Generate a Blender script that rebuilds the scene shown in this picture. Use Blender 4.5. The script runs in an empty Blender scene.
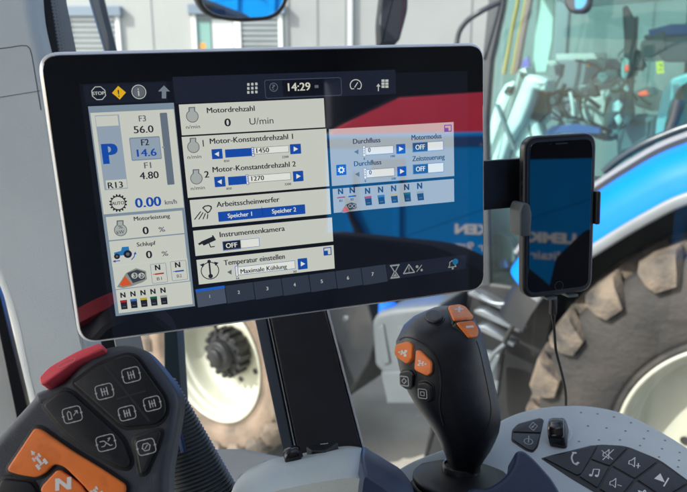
import bpy, bmesh, math, random
from mathutils import Vector, Matrix
from mathutils.bvhtree import BVHTree
random.seed(7)
sc = bpy.context.scene
COL = sc.collection
R = math.radians
PHU, PHZ = -.76, 1.49; F = 620.0; CX, CY = 343.5, 246.0; PITCH = R(13); H = 2.4
CAM = Vector((0, 0, H))
RIGHT = Vector((1, 0, 0)); FWD = Vector((0, math.cos(PITCH), -math.sin(PITCH))); DOWN = Vector((0, -math.sin(PITCH), -math.cos(PITCH)))
def cv(x, y, z): return RIGHT * x + DOWN * y + FWD * z          # camera vector (x right, y down, z forward) to world
def ray(px, py): return cv((px - CX) / F, (py - CY) / F, 1.0)
def P(px, py, d): return CAM + ray(px, py) * d
def hitY(px, py, Y):
    r = ray(px, py); return CAM + r * (Y / r.y)

# ------------------------------------------------------------------ materials
def srgb(c):
    return tuple(((x / 255) / 12.92 if x / 255 <= .04045 else ((x / 255 + .055) / 1.055) ** 2.4) for x in c)
MATS = {}
def mat(name, col, rough=.5, metal=0, var=.0, vscale=20, bump=0, bscale=200, ior=1.5, coat=0, emit=None, estr=1.0, rvar=0, detail=4, dirt=None, dscale=6, dth=.5):
    if name in MATS: return MATS[name]
    m = bpy.data.materials.new(name); m.use_nodes = True
    nt = m.node_tree; b = nt.nodes['Principled BSDF']
    b.inputs['Base Color'].default_value = (*col, 1)
    b.inputs['Roughness'].default_value = rough; b.inputs['Metallic'].default_value = metal
    b.inputs['IOR'].default_value = ior; b.inputs['Coat Weight'].default_value = coat
    b.inputs['Coat Roughness'].default_value = .05
    tc = nt.nodes.new('ShaderNodeTexCoord')
    def noise(sc_, det=4):
        n = nt.nodes.new('ShaderNodeTexNoise'); n.inputs['Scale'].default_value = sc_; n.inputs['Detail'].default_value = det
        nt.links.new(tc.outputs['Object'], n.inputs['Vector']); return n
    if var or dirt:
        n = noise(vscale, detail)
        r = nt.nodes.new('ShaderNodeMapRange'); r.inputs['From Min'].default_value = .3; r.inputs['From Max'].default_value = .7
        r.inputs['To Min'].default_value = 1 - var; r.inputs['To Max'].default_value = 1 + var
        nt.links.new(n.outputs['Fac'], r.inputs['Value'])
        mx = nt.nodes.new('ShaderNodeMix'); mx.data_type = 'RGBA'; mx.blend_type = 'MULTIPLY'; mx.inputs[0].default_value = 1
        mx.inputs[6].default_value = (*col, 1); nt.links.new(r.outputs[0], mx.inputs[7])
        out = mx.outputs[2]
        if dirt:
            n2 = noise(dscale, 8)
            r2 = nt.nodes.new('ShaderNodeMapRange'); r2.inputs['From Min'].default_value = dth - .12; r2.inputs['From Max'].default_value = dth + .15
            nt.links.new(n2.outputs['Fac'], r2.inputs['Value'])
            m2 = nt.nodes.new('ShaderNodeMix'); m2.data_type = 'RGBA'; nt.links.new(r2.outputs[0], m2.inputs[0])
            nt.links.new(out, m2.inputs[6]); m2.inputs[7].default_value = (*dirt, 1); out = m2.outputs[2]
        nt.links.new(out, b.inputs['Base Color'])
    if rvar:
        n = noise(vscale * .7, 5)
        r = nt.nodes.new('ShaderNodeMapRange'); r.inputs['To Min'].default_value = max(rough - rvar, .01); r.inputs['To Max'].default_value = rough + rvar
        nt.links.new(n.outputs['Fac'], r.inputs['Value']); nt.links.new(r.outputs[0], b.inputs['Roughness'])
    if bump:
        n = noise(bscale, 3); bp = nt.nodes.new('ShaderNodeBump'); bp.inputs['Strength'].default_value = bump; bp.inputs['Distance'].default_value = .0006 if bscale > 60 else .01
        nt.links.new(n.outputs['Fac'], bp.inputs['Height']); nt.links.new(bp.outputs[0], b.inputs['Normal'])
    if emit is not None:
        b.inputs['Emission Color'].default_value = (*emit, 1); b.inputs['Emission Strength'].default_value = estr
    MATS[name] = m; return m
SCR_IOR = 2.35
def ui(name, c, s=.33):                                          # lit screen pixels behind glossy glass
    return mat('screen_' + name, (.004, .004, .005), .013, ior=SCR_IOR, rvar=.012, vscale=26, emit=srgb(c), estr=s)
def glassmat(name, tint, refl=1.45, haze=0.0, hazecol=(.8, .85, .85), rough=0.0):
    m = bpy.data.materials.new(name); m.use_nodes = True; nt = m.node_tree; nt.nodes.clear()
    o = nt.nodes.new('ShaderNodeOutputMaterial'); t = nt.nodes.new('ShaderNodeBsdfTransparent'); g = nt.nodes.new('ShaderNodeBsdfGlossy')
    d = nt.nodes.new('ShaderNodeBsdfDiffuse'); fr = nt.nodes.new('ShaderNodeFresnel'); m1 = nt.nodes.new('ShaderNodeMixShader'); m2 = nt.nodes.new('ShaderNodeMixShader')
    t.inputs[0].default_value = (*tint, 1); g.inputs['Roughness'].default_value = rough; g.inputs[0].default_value = (1, 1, 1, 1)
    d.inputs[0].default_value = (*hazecol, 1); fr.inputs[0].default_value = refl; m1.inputs[0].default_value = haze
    nt.links.new(t.outputs[0], m1.inputs[1]); nt.links.new(d.outputs[0], m1.inputs[2])
    if haze:
        tc = nt.nodes.new('ShaderNodeTexCoord'); n = nt.nodes.new('ShaderNodeTexNoise'); n.inputs['Scale'].default_value = 2.2; n.inputs['Detail'].default_value = 7; n.inputs['Distortion'].default_value = .8
        r = nt.nodes.new('ShaderNodeMapRange'); r.inputs['From Min'].default_value = .35; r.inputs['From Max'].default_value = .7
        r.inputs['To Min'].default_value = haze * .5; r.inputs['To Max'].default_value = haze * 1.7
        nt.links.new(tc.outputs['Object'], n.inputs['Vector']); nt.links.new(n.outputs['Fac'], r.inputs['Value']); nt.links.new(r.outputs[0], m1.inputs[0])
    nt.links.new(fr.outputs[0], m2.inputs[0]); nt.links.new(m1.outputs[0], m2.inputs[1]); nt.links.new(g.outputs[0], m2.inputs[2])
    nt.links.new(m2.outputs[0], o.inputs[0]); return m

# ------------------------------------------------------------------ frames
class Frame:
    def __init__(s, O, ex, ey):
        s.O = Vector(O); s.ex = Vector(ex).normalized(); ey = Vector(ey); s.ey = (ey - s.ex * ey.dot(s.ex)).normalized(); s.n = s.ex.cross(s.ey)
        s.M = Matrix(((s.ex.x, s.ey.x, s.n.x, s.O.x), (s.ex.y, s.ey.y, s.n.y, s.O.y), (s.ex.z, s.ey.z, s.n.z, s.O.z), (0, 0, 0, 1)))
    def uv(s, px, py, z=0):
        r = ray(px, py); o = s.O + s.n * z
        t = (o - CAM).dot(s.n) / r.dot(s.n); h = CAM + r * t - o
        return (h.dot(s.ex), h.dot(s.ey))
    def sc(s, px, py):
        a = Vector(s.uv(px, py)); b = Vector(s.uv(px + 1, py)); return (b - a).length
def frame_cam(px, py, d, n):                                      # plane through pixel at depth d, normal in camera axes (towards camera: z<0)
    nn = cv(*n).normalized(); ex = (RIGHT - nn * RIGHT.dot(nn)).normalized(); ey = nn.cross(ex)
    return Frame(P(px, py, d), ex, ey)

def rc(pts, r, n=5):                                              # round the corners of a polygon; r a number or one per corner
    out = []; N = len(pts)
    for i in range(N):
        p = Vector(pts[i]); a = Vector(pts[i - 1]); b = Vector(pts[(i + 1) % N]); rr = r[i] if isinstance(r, (list, tuple)) else r
        da = (a - p); db = (b - p); k = min(rr, da.length * .45, db.length * .45)
        if k < 1e-6: out.append(tuple(p)); continue
        s = p + da.normalized() * k; e = p + db.normalized() * k
        for j in range(n + 1):
            t = j / n; q = s * (1 - t) ** 2 + p * 2 * t * (1 - t) + e * t * t; out.append(tuple(q))
    return out
def catmull(pts, n=6, closed=True):
    N = len(pts); out = []
    rng = range(N) if closed else range(N - 1)
    for i in rng:
        g = lambda k: Vector(pts[k % N]) if closed else Vector(pts[max(0, min(N - 1, k))])
        p0, p1, p2, p3 = g(i - 1), g(i), g(i + 1), g(i + 2)
        for j in range(n):
            t = j / n; out.append(tuple(.5 * ((2 * p1) + (p2 - p0) * t + (2 * p0 - 5 * p1 + 4 * p2 - p3) * t * t + (3 * p1 - p0 - 3 * p2 + p3) * t ** 3)))
    if not closed: out.append(tuple(pts[-1]))
    return out
def area(pts): return sum(pts[i - 1][0] * pts[i][1] - pts[i][0] * pts[i - 1][1] for i in range(len(pts))) / 2
def ccw(pts): return pts if area(pts) > 0 else pts[::-1]
def dedupe(pts):
    o = []
    for p in pts:
        if not o or (Vector(p) - Vector(o[-1])).length > 1e-7: o.append(p)
    if len(o) > 1 and (Vector(o[0]) - Vector(o[-1])).length < 1e-7: o.pop()
    return o
def inset(pts, d):
    N = len(pts); out = []
    for i in range(N):
        a = Vector(pts[i - 1][:2]); p = Vector(pts[i][:2]); b = Vector(pts[(i + 1) % N][:2])
        e1 = (p - a).normalized(); e2 = (b - p).normalized()
        n1 = Vector((-e1.y, e1.x)); n2 = Vector((-e2.y, e2.x)); m = n1 + n2
        if m.length < 1e-6: m = n1
        m = m.normalized(); k = max(m.dot(n1), .45)
        out.append(tuple(p + m * (d / k)))
    return out
GLY = {}
def glyphs(s, bold):
    k = (s, bold)
    if k in GLY: return GLY[k]
    def mk(t):
        c = bpy.data.curves.new('t', 'FONT'); c.body = t; c.size = 1; c.offset = bold; c.resolution_u = 3
        o = bpy.data.objects.new('t', c); COL.objects.link(o); bpy.context.view_layer.update()
        me = o.to_mesh(); v = [tuple(x.co[:2]) for x in me.vertices]; f = [tuple(p.vertices) for p in me.polygons]
        o.to_mesh_clear(); bpy.data.objects.remove(o); bpy.data.curves.remove(c); return v, f
    v, f = mk(s); hv, _ = mk('H'); cap = max(y for _, y in hv)
    x0 = min(x for x, _ in v); x1 = max(x for x, _ in v)
    GLY[k] = ([(x - x0, y) for x, y in v], f, x1 - x0, cap); return GLY[k]

class MB:
    def __init__(s, frame=None): s.v = []; s.f = []; s.m = []; s.mats = []; s.fr = frame
    def mi(s, m):
        if m not in s.mats: s.mats.append(m)
        return s.mats.index(m)
    def add(s, verts, faces, m):
        o = len(s.v); s.v += [tuple(x) for x in verts]; i = s.mi(m)
        for f in faces: s.f.append([k + o for k in f]); s.m.append(i)
    def q(s, pts): return [s.fr.uv(*p) for p in pts]
    def flat(s, uv, z, m): uv = ccw(dedupe(uv)); s.add([(x, y, z) for x, y in uv], [list(range(len(uv)))], m)
    def poly(s, px, z, m): s.flat(s.q(px), z, m)
    def box_uv(s, x0, y0, x1, y1):
        a = s.fr.uv(x0, y0); b = s.fr.uv(x1, y1); return (min(a[0], b[0]), min(a[1], b[1]), max(a[0], b[0]), max(a[1], b[1]))
    def rect(s, x0, y0, x1, y1, z, m, r=0):
        a, b, c, d = s.box_uv(x0, y0, x1, y1); p = [(a, b), (c, b), (c, d), (a, d)]
        if r: p = rc(p, r * s.fr.sc(x0, y0), 4)
        s.flat(p, z, m)
    def rectline(s, x0, y0, x1, y1, w, z, m, r=0):
        a, b, c, d = s.box_uv(x0, y0, x1, y1); k = s.fr.sc(x0, y0); p = [(a, b), (c, b), (c, d), (a, d)]
        if r: p = rc(p, r * k, 4)
        s.ring(p, w * k, z, m)
    def ring(s, p, w, z, m):
        p = ccw(dedupe(p)); q = inset(p, w); N = len(p)
        s.add([(x, y, z) for x, y in p + q], [[i, (i + 1) % N, N + (i + 1) % N, N + i] for i in range(N)], m)
    def circ(s, px, py, r, z, m, w=None, n=20, ph=0):
        c = s.fr.uv(px, py); k = s.fr.sc(px, py)
        p = [(c[0] + r * k * math.cos(ph + 2 * math.pi * i / n), c[1] + r * k * math.sin(ph + 2 * math.pi * i / n)) for i in range(n)]
        if w: s.ring(p, w * k, z, m)
        else: s.flat(p, z, m)
    def stroke(s, px, w, z, m):
        uv = [Vector(a) for a in s.q(px)]; k = s.fr.sc(*px[0]) * w / 2
        for a, b in zip(uv, uv[1:]):
            d = (b - a)
            if d.length < 1e-9: continue
            d.normalize(); n = Vector((-d.y, d.x)) * k; e = d * k * .4
            s.flat([tuple(a - e + n), tuple(a - e - n), tuple(b + e - n), tuple(b + e + n)], z, m)
    def text(s, t, xl, xr, yb, cap, z, m, bold=0.0, rot=0):
        v, f, w, c = glyphs(t, 0)
        if t in ('1', 'i', '!'):
            mid = (xl + xr) / 2; hw_ = cap * w / c * .55; xl, xr = mid - hw_, mid + hw_
        k = s.fr.sc((xl + xr) / 2, yb); a = s.fr.uv(xl, yb); sx = (xr - xl) * k / w; sy = cap * k / c
        cr, sr = math.cos(rot), math.sin(rot)
        n = 1 if bold <= 0 else (2 if bold < .02 else (3 if bold < .07 else 6)); off = (0.07 if bold < .02 else min(bold, .1) * 3.2) * cap * k; off = min(off, .45 * w * sx)
        for i in range(n):
            d = (i / (n - 1) - .5) * off if n > 1 else 0; q = 1 - off / max(w * sx, 1e-6) if n > 1 else 1
            s.add([(a[0] + off / 2 * (n > 1) + (x * q * sx + d) * cr - y * sy * sr, a[1] + (x * q * sx + d) * sr + y * sy * cr, z + i * 4e-6) for x, y in v], f, m)
    def loft(s, rings, m, cap0=True, cap1=True, closed=True):
        n = len(rings[0]); fs = []
        for i in range(len(rings) - 1):
            for j in range(n if closed else n - 1):
                k = (j + 1) % n; fs.append([i * n + j, i * n + k, (i + 1) * n + k, (i + 1) * n + j])
        if cap0: fs.append(list(range(n))[::-1])
        if cap1: fs.append([(len(rings) - 1) * n + j for j in range(n)])
        s.add([v for r in rings for v in r], fs, m)
    def slab(s, uv, z0, z1, r, m, segs=4, back=True):
        uv = ccw(dedupe(uv)); rings = []
        if back and r: rings.append([(x, y, z0) for x, y in inset(uv, r * .5)]); rings.append([(x, y, z0 + r * .5) for x, y in uv])
        else: rings.append([(x, y, z0) for x, y in uv])
        if r:
            for i in range(segs + 1):
                a = math.pi / 2 * i / segs; rings.append([(x, y, z1 - r + r * math.sin(a)) for x, y in inset(uv, r * (1 - math.cos(a)))])
            if area(uv) > .0015: rings.append([(x, y, z1) for x, y in inset(uv, r * 1.3)])
        else: rings.append([(x, y, z1) for x, y in uv])
        s.loft(rings, m)
    def slabpx(s, px, z0, z1, r, m, segs=4): s.slab(s.q(px), z0, z1, r, m, segs)
    def lathe(s, prof, m, n=48, cap0=False, cap1=False):           # around local Z; prof (r, z)
        s.loft([[(r * math.cos(2 * math.pi * i / n), r * math.sin(2 * math.pi * i / n), z) for i in range(n)] for r, z in prof], m, cap0, cap1)
    def box(s, a, b, m, M=None):
        x0, y0, z0 = a; x1, y1, z1 = b
        v = [Vector(p) for p in ((x0, y0, z0), (x1, y0, z0), (x1, y1, z0), (x0, y1, z0), (x0, y0, z1), (x1, y0, z1), (x1, y1, z1), (x0, y1, z1))]
        if M: v = [M @ p for p in v]
        s.add(v, [[0, 3, 2, 1], [4, 5, 6, 7], [0, 1, 5, 4], [1, 2, 6, 5], [2, 3, 7, 6], [3, 0, 4, 7]], m)
    def tube(s, pts, r, m, n=10):
        pts = [Vector(p) for p in pts]; rings = []; up = None
        for i, p in enumerate(pts):
            t = (pts[min(i + 1, len(pts) - 1)] - pts[max(i - 1, 0)]).normalized()
            if up is None: up = t.orthogonal().normalized()
            up = (up - t * up.dot(t)).normalized(); b = t.cross(up); rr = r[i] if isinstance(r, (list, tuple)) else r
            rings.append([tuple(p + up * rr * math.cos(2 * math.pi * j / n) + b * rr * math.sin(2 * math.pi * j / n)) for j in range(n)])
        s.loft(rings, m)
    def build(s, name, parent=None, M=None, bevel=0, smooth=35, local=False, sub=0):
        me = bpy.data.meshes.new(name); me.from_pydata(s.v, [], s.f); me.materials.clear()
        for m in s.mats: me.materials.append(m)
        me.polygons.foreach_set('material_index', s.m)
        bm = bmesh.new(); bm.from_mesh(me); bmesh.ops.recalc_face_normals(bm, faces=bm.faces) if s.fr is None else None
        bm.to_mesh(me); bm.free()
        if smooth:
            me.polygons.foreach_set('use_smooth', [True] * len(me.polygons)); me.set_sharp_from_angle(angle=R(smooth))
        me.update()
        o = bpy.data.objects.new(name, me); COL.objects.link(o)
        W = M if M is not None else (s.fr.M if s.fr else Matrix())
        if parent is not None:
            o.parent = parent
            o.matrix_local = W if local else parent_world(parent).inverted() @ W
        else: o.matrix_world = W
        WORLD[o.name] = (parent_world(parent) @ W) if (parent is not None and local) else W
        if bevel:
            b = o.modifiers.new('b', 'BEVEL'); b.width = bevel; b.segments = 2; b.limit_method = 'ANGLE'; b.angle_limit = R(40)
        if sub:
            b = o.modifiers.new('s', 'SUBSURF'); b.levels = sub; b.render_levels = sub
        return o
WORLD = {}
def parent_world(p): return WORLD[p.name]
def thing(name, label, cat, M=None, group=None):
    o = bpy.data.objects.new(name, None); COL.objects.link(o); M = M or Matrix(); o.matrix_world = M; WORLD[o.name] = M
    o.empty_display_size = .05; o['label'] = label; o['category'] = cat
    if group: o['group'] = group
    return o
def part_empty(name, parent, M=None):
    o = bpy.data.objects.new(name, None); COL.objects.link(o); o.parent = parent; M = M or Matrix(); o.matrix_local = M; WORLD[o.name] = parent_world(parent) @ M; return o
def tag(o, label=None, cat=None, group=None, kind=None):
    if label: o['label'] = label
    if cat: o['category'] = cat
    if group: o['group'] = group
    if kind: o['kind'] = kind
    return o

# ------------------------------------------------------------------ shared materials
BLACKPL = mat('black_plastic', (.006, .007, .009), .45, var=.15, vscale=40, bump=.35, bscale=1800, rvar=.06)
KEYBLK = mat('key_black', (.0065, .0085, .012), .42, var=.12, vscale=60, dirt=(.018, .020, .023), dscale=110, dth=.66, bump=.2, bscale=2500, rvar=.05)
CHAR = mat('charcoal_plastic', (.044, .052, .068), .44, var=.10, vscale=30, dirt=(.075, .078, .085), dscale=90, dth=.66, bump=.35, bscale=1500, rvar=.06)
ORANGE = mat('orange_key', (.95, .23, .04), .42, var=.07, vscale=40, dirt=(.62, .14, .03), dscale=80, dth=.66, bump=.15, bscale=2000)
REDP = mat('red_key', (.74, .075, .10), .4, var=.06, vscale=50, bump=.1, bscale=2000)
LEGEND = mat('key_legend', (.55, .57, .57), .6)
LEGENDW = mat('key_legend_white', (.82, .80, .77), .6)
SILVER = mat('silver_trim', (.72, .74, .76), .34, metal=.25, var=.05, vscale=30, rvar=.08)
LGREY = mat('light_grey_plastic', (.60, .66, .665), .5, var=.05, vscale=25, bump=.45, bscale=1400, rvar=.05)
PGREY = mat('pillar_grey_plastic', (.54, .60, .61), .6, var=.06, vscale=8, bump=.4, bscale=900)
NAVY = mat('navy_plastic', (.026, .042, .085), .42, var=.08, vscale=30, bump=.3, bscale=1500, rvar=.06)
SLATE = mat('slate_trim', (.05, .062, .085), .45, var=.1, vscale=20, bump=.3, bscale=1200)
GLOSSBLK = mat('gloss_black_glass', (.003, .004, .007), .013, ior=SCR_IOR, rvar=.012, vscale=26)
RUBBER = mat('black_rubber', (.015, .015, .016), .6, var=.2, vscale=30)

# ================================================================== display terminal
tO = CAM + cv(-.03837, -.04337, .45830)
TF = Frame(tO, cv(.95955, -.10488, .26127), -cv(.05003, .97677, .20834))
W2, H2 = .160, .0998
TERM = thing('display_terminal', 'wide tablet-like touchscreen with silver rim showing white and blue settings tiles', 'touchscreen', TF.M)
def rr(w, h, r, n=8): return rc([(-w, -h), (w, -h), (w, h), (-w, h)], r, n)
b = MB(TF); b.slab(rr(W2, H2, .014), -.022, -.0012, .004, SILVER, 5); b.build('housing', TERM)
b = MB(TF); b.slab(rr(W2 - .0022, H2 - .0022, .0125), -.006, .0, .0009, GLOSSBLK, 6); b.build('front_glass', TERM, smooth=5)
Z = .00006
C_TILE = ui('tile', (206, 209, 198)); C_FRAME = ui('frame', (128, 146, 162)); C_DK = ui('ink', (30, 33, 44)); C_BLUE = ui('blue', (16, 76, 170))
C_MID = ui('grey', (96, 104, 112)); C_LB = ui('paleblue', (150, 166, 182)); C_BAR = ui('topbar', (26, 32, 48)); C_TAB = ui('tab', (48, 56, 70))
C_W = ui('white', (232, 234, 226)); C_ICON = ui('baricon', (188, 194, 188)); C_YEL = ui('yellow', (226, 178, 28)); C_RED = ui('red', (170, 40, 44))
C_GRN = ui('green', (30, 90, 66)); C_OR = ui('orange', (214, 86, 40)); C_BG = ui('back', (10, 14, 24)); C_CY = ui('cyan', (30, 140, 190)); C_WARMW = ui('warm', (214, 212, 196))
SC_ = MB(TF); SC_.rect(79, 84, 469, 289.5, Z, C_BG)
SCREEN = SC_.build('screen', TERM, smooth=0)
def tile(): return MB(TF)
def tend(b, name='screen_tile'): return b.build(name, SCREEN, smooth=0)
Z1, Z2, Z3, Z4, Z5 = [Z * k for k in (2, 3, 4, 5, 6)]
# top bar
b = tile(); b.rect(172.5, 77, 396, 94, Z1, C_BAR); b.rect(83, 85, 168, 101, Z1, ui('topbar2', (20, 26, 40)))
b.circ(98.7, 93.3, 7.6, Z2, C_ICON, .8, 8, math.pi / 8); b.text('STOP', 92.5, 105, 95.2, 3.4, Z2, C_ICON, .03)
b.circ(119, 92.8, 7, Z2, C_YEL, None, 4); b.text('!', 118.1, 119.9, 96.8, 7, Z3, C_DK, .04)
b.circ(138.9, 92, 7.4, Z2, C_ICON, .9, 24); b.circ(138.9, 92, 5.9, Z2, C_MID); b.text('i', 137.3, 140.6, 96, 8, Z3, C_ICON, .05)
b.poly([(164, 85.5), (170, 91.5), (166.2, 91.5), (166.2, 98.5), (161.8, 98.5), (161.8, 91.5), (158, 91.5)], Z2, ui('arrow', (120, 130, 140)))
for i in range(3):
    for j in range(3): b.rect(247 + i * 4, 83.2 + j * 4 - i * .25, 249.6 + i * 4, 85.8 + j * 4 - i * .25, Z2, C_ICON, .5)
b.rectline(264, 80, 342, 95.5, .6, Z2, ui('boxline', (70, 80, 98)), 3)
b.rect(282, 80.6, 325, 94.6, Z2, ui('clockbox', (12, 16, 28))); b.circ(273.6, 87.3, 4.3, Z3, C_MID, .7); b.text('?', 272, 275.2, 89.8, 4.8, Z3, C_MID, .02)
b.text('14:29', 288, 310.6, 91.2, 7.4, Z3, C_WARMW, .015); b.rect(314.5, 85.2, 318.5, 88, Z3, C_MID)
a0 = [(355.7 + 5.6 * math.cos(R(t)), 85.3 - 5.6 * math.sin(R(t))) for t in range(-40, 221, 20)]; b.stroke(a0, .9, Z2, C_ICON); b.stroke([(354.6, 87.4), (357.6, 82.6)], .9, Z2, C_ICON); b.stroke([(351.4, 89), (354, 88.8)], .8, Z2, C_ICON); b.stroke([(357.4, 88.8), (360, 89)], .8, Z2, C_ICON)
for i in range(3):
    for j in range(2): b.rect(381.4 + j * 3.8, 79.6 + i * 3, 384.6 + j * 3.8, 81.9 + i * 3, Z2, C_ICON)
b.stroke([(378.3, 91), (378.3, 86)], 1, Z2, C_ICON); b.poly([(378.3, 83.6), (380.4, 86.6), (376.2, 86.6)], Z2, C_ICON)
tend(b, 'status_bar')
# left status column
b = tile(); b.rect(88, 106.5, 195, 306, Z1, C_FRAME)
b.rect(90.3, 113, 184, 207.5, Z2, C_TILE)
for x0, y0, x1, y1 in ((105.8, 217.1, 184.4, 233), (109, 241.5, 187, 258.4), (112.4, 266, 189.6, 280.6), (115.8, 290, 192.7, 303.9)): b.rect(x0, y0, x1, y1, Z2, C_TILE)
b.rect(94.8, 115.6, 128, 188.5, Z3, C_LB); b.rect(95.4, 116.4, 118.8, 125.5, Z4, C_TILE); b.rect(105.6, 180.5, 127.4, 187.6, Z4, C_TILE)
b.text('P', 103.4, 119.5, 164.2, 21, Z4, C_BLUE, .055); b.text('R13', 108.2, 123.4, 188.6, 6.4, Z5, C_DK, .012)
b.text('F3', 139, 146.4, 121.6, 6, Z3, C_MID, .01); b.text('56.0', 134, 154, 133.4, 7.2, Z3, C_DK, .02)
b.rect(129, 137.8, 162, 159, Z3, ui('f2box', (120, 140, 160)), 1.5); b.rect(130, 138.9, 161.2, 158, Z4, C_LB, 1)
b.text('F2', 141.4, 149.4, 145.6, 6.4, Z5, C_DK, .02); b.text('14.6', 137.2, 157, 156.8, 7.4, Z5, C_BLUE, .03)
b.text('F1', 144.4, 151.6, 168.4, 6, Z3, C_MID, .01); b.text('4.80', 140, 159.2, 179.4, 7.2, Z3, C_DK, .02)
b.rect(159.6, 113, 174.6, 184.4, Z3, ui('vbar', (104, 116, 130)), 1)
b.stroke([(162.5, 147.4), (164.4, 147.2)], 1.6, Z4, C_FRAME)
g = [(118.2 + (9 if k % 2 else 7.4) * math.cos(2 * math.pi * k / 32 + q), 203 + (9 if k % 2 else 7.4) * math.sin(2 * math.pi * k / 32 + q)) for k in range(32) for q in (-.06, .06)]
b.poly(g, Z3, C_DK); b.circ(118.2, 203, 6.6, Z4, C_TILE); b.text('AUTO', 111.9, 124.6, 205.2, 3.4, Z5, C_DK, .02)
b.text('0.00', 135.6, 161.8, 207.8, 9.8, Z3, C_BLUE, .03); b.text('km/h', 165, 177.2, 204.6, 4.6, Z3, C_MID, .01)
def engine(b, x, y, r, z, txt=None):
    b.circ(x, y, r, z, C_MID, .8); b.circ(x, y, r - .9, z, ui('engine', (170, 176, 172)))
    b.poly([(x - r * .6, y - r * 1.45), (x + r * .45, y - r * 1.5), (x + r * .45, y - r * .8), (x - r * .6, y - r * .75)], z, C_MID)
    b.poly([(x - r * .42, y - r * 1.3), (x + r * .28, y - r * 1.34), (x + r * .28, y - r * .6), (x - r * .42, y - r * .6)], z + Z, ui('engine', (170, 176, 172)))
engine(b, 120.6, 230, 6.6, Z3); b.text('%', 118.6, 122.8, 228.6, 3.4, Z5, C_DK); b.text('kW', 117, 124.4, 234, 3.6, Z5, C_DK)
b.text('Motorleistung', 134, 170.4, 220.9, 4.2, Z3, C_DK, .01); b.text('0', 143, 149.2, 234.4, 7.8, Z3, C_DK, .03); b.text('%', 158.8, 165.4, 232, 5, Z3, C_MID, .01)
b.text('Schlupf', 137, 156, 246.6, 4.2, Z3, C_DK, .01); b.text('0', 146.4, 152.6, 258.4, 7.8, Z3, C_DK, .03); b.text('%', 161.9, 168.4, 256.2, 5, Z3, C_MID, .01)
TRB = ui('tractorblue', (36, 120, 184))
b.poly([(114, 252.6), (121, 250.8), (122, 247), (128.6, 246.4), (129.6, 251), (131, 254), (115, 256.4)], Z3, TRB); b.circ(117, 256.3, 3, Z4, C_DK); b.circ(127.8, 254, 4.2, Z4, C_DK); b.circ(127.8, 254, 1.8, Z5, C_MID); b.circ(117, 256.3, 1.2, Z5, C_MID)
b.stroke([(131.5, 259.6), (134, 257), (135, 253.6)], .9, Z3, C_BLUE); b.poly([(135.4, 251.6), (136.6, 254.2), (133.6, 254)], Z3, C_BLUE); b.stroke([(114.6, 261.2), (120, 260.6)], .9, Z3, C_BLUE); b.poly([(112.6, 261.4), (115.4, 259.8), (115.6, 262.6)], Z3, C_BLUE)
def pad(b, x, y, k, z):
    b.poly([(x, y + 6 * k), (x + 9 * k, y - 8 * k), (x + 19 * k, y - 13 * k), (x + 29 * k, y - 10 * k), (x + 30 * k, y - 2 * k), (x + 26 * k, y + 1 * k), (x + 15 * k, y + 5 * k), (x + 6 * k, y + 7 * k)], z, ui('padgrey', (140, 142, 138)))
    b.poly([(x + 3 * k, y + 3 * k), (x + 8 * k, y - 5 * k), (x + 15 * k, y + 3.5 * k), (x + 5 * k, y + 5.5 * k)], z + Z, C_OR)
    b.poly([(x + 10 * k, y - 8 * k), (x + 20 * k, y - 11.5 * k), (x + 28 * k, y - 9 * k), (x + 28 * k, y - 2 * k), (x + 16 * k, y + 2 * k)], z + Z, ui('padink', (58, 64, 72)))
    b.circ(x + 17.5 * k, y - 5.5 * k, 3.2 * k, z + 2 * Z, C_ICON, .8 * k); b.circ(x + 24.5 * k, y - 5.5 * k, 3.2 * k, z + 2 * Z, C_ICON, .8 * k)
pad(b, 117, 281, 1, Z3)
b.text('B1', 132.5, 136.5, 277, 3, Z5 + Z, C_W); b.text('B2', 139.6, 143.6, 276.6, 3, Z5 + Z, C_W)
for x, y, c, t in ((150, 264.3, C_RED, 'B1'), (170, 261.6, C_BLUE, 'B2')):
    b.rectline(x, y, x + 18, y + 17.6, .5, Z3, C_FRAME, 1.2)
    b.text('N', x + 5.2, x + 10.6, y + 6, 5.6, Z3, C_DK, .04); b.stroke([(x + 5.4, y + 9.8), (x + 13.6, y + 8.8)], 1.5, Z3, c); b.stroke([(x + 3, y + 10), (x + 5, y + 9.8)], .6, Z3, c); b.text(t, x + 7, x + 12, y + 16, 3.2, Z3, C_DK)
def chips(b, x, y, dx, dy, cols, k=1):
    for i, c in enumerate(cols):
        xx, yy = x + i * dx, y + i * dy
        b.text('N', xx + .4, xx + 5.6 * k, yy, 5.6 * k, Z3, C_DK, .04)
        b.poly([(xx, yy + 3.6 * k), (xx + 6.6 * k, yy + 2.9 * k), (xx + 7.4 * k, yy + 11 * k), (xx + 1.2 * k, yy + 11.6 * k)], Z3, C_DK)
        b.poly([(xx - .4, yy + 2.6 * k), (xx + 6.6 * k, yy + 1.8 * k), (xx + 6.9 * k, yy + 4 * k), (xx, yy + 4.8 * k)], Z4, c)
        b.stroke([(xx + 2.4 * k, yy + 9 * k), (xx + 5.4 * k, yy + 8.7 * k)], .7, Z4, C_MID)
CH = [C_RED, ui('b2', (50, 110, 170)), ui('olive', (190, 170, 60)), C_GRN, ui('g2', (150, 156, 150))]
chips(b, 120.3, 297.8, 10, -1.2, CH)
tend(b, 'status_column')
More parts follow.
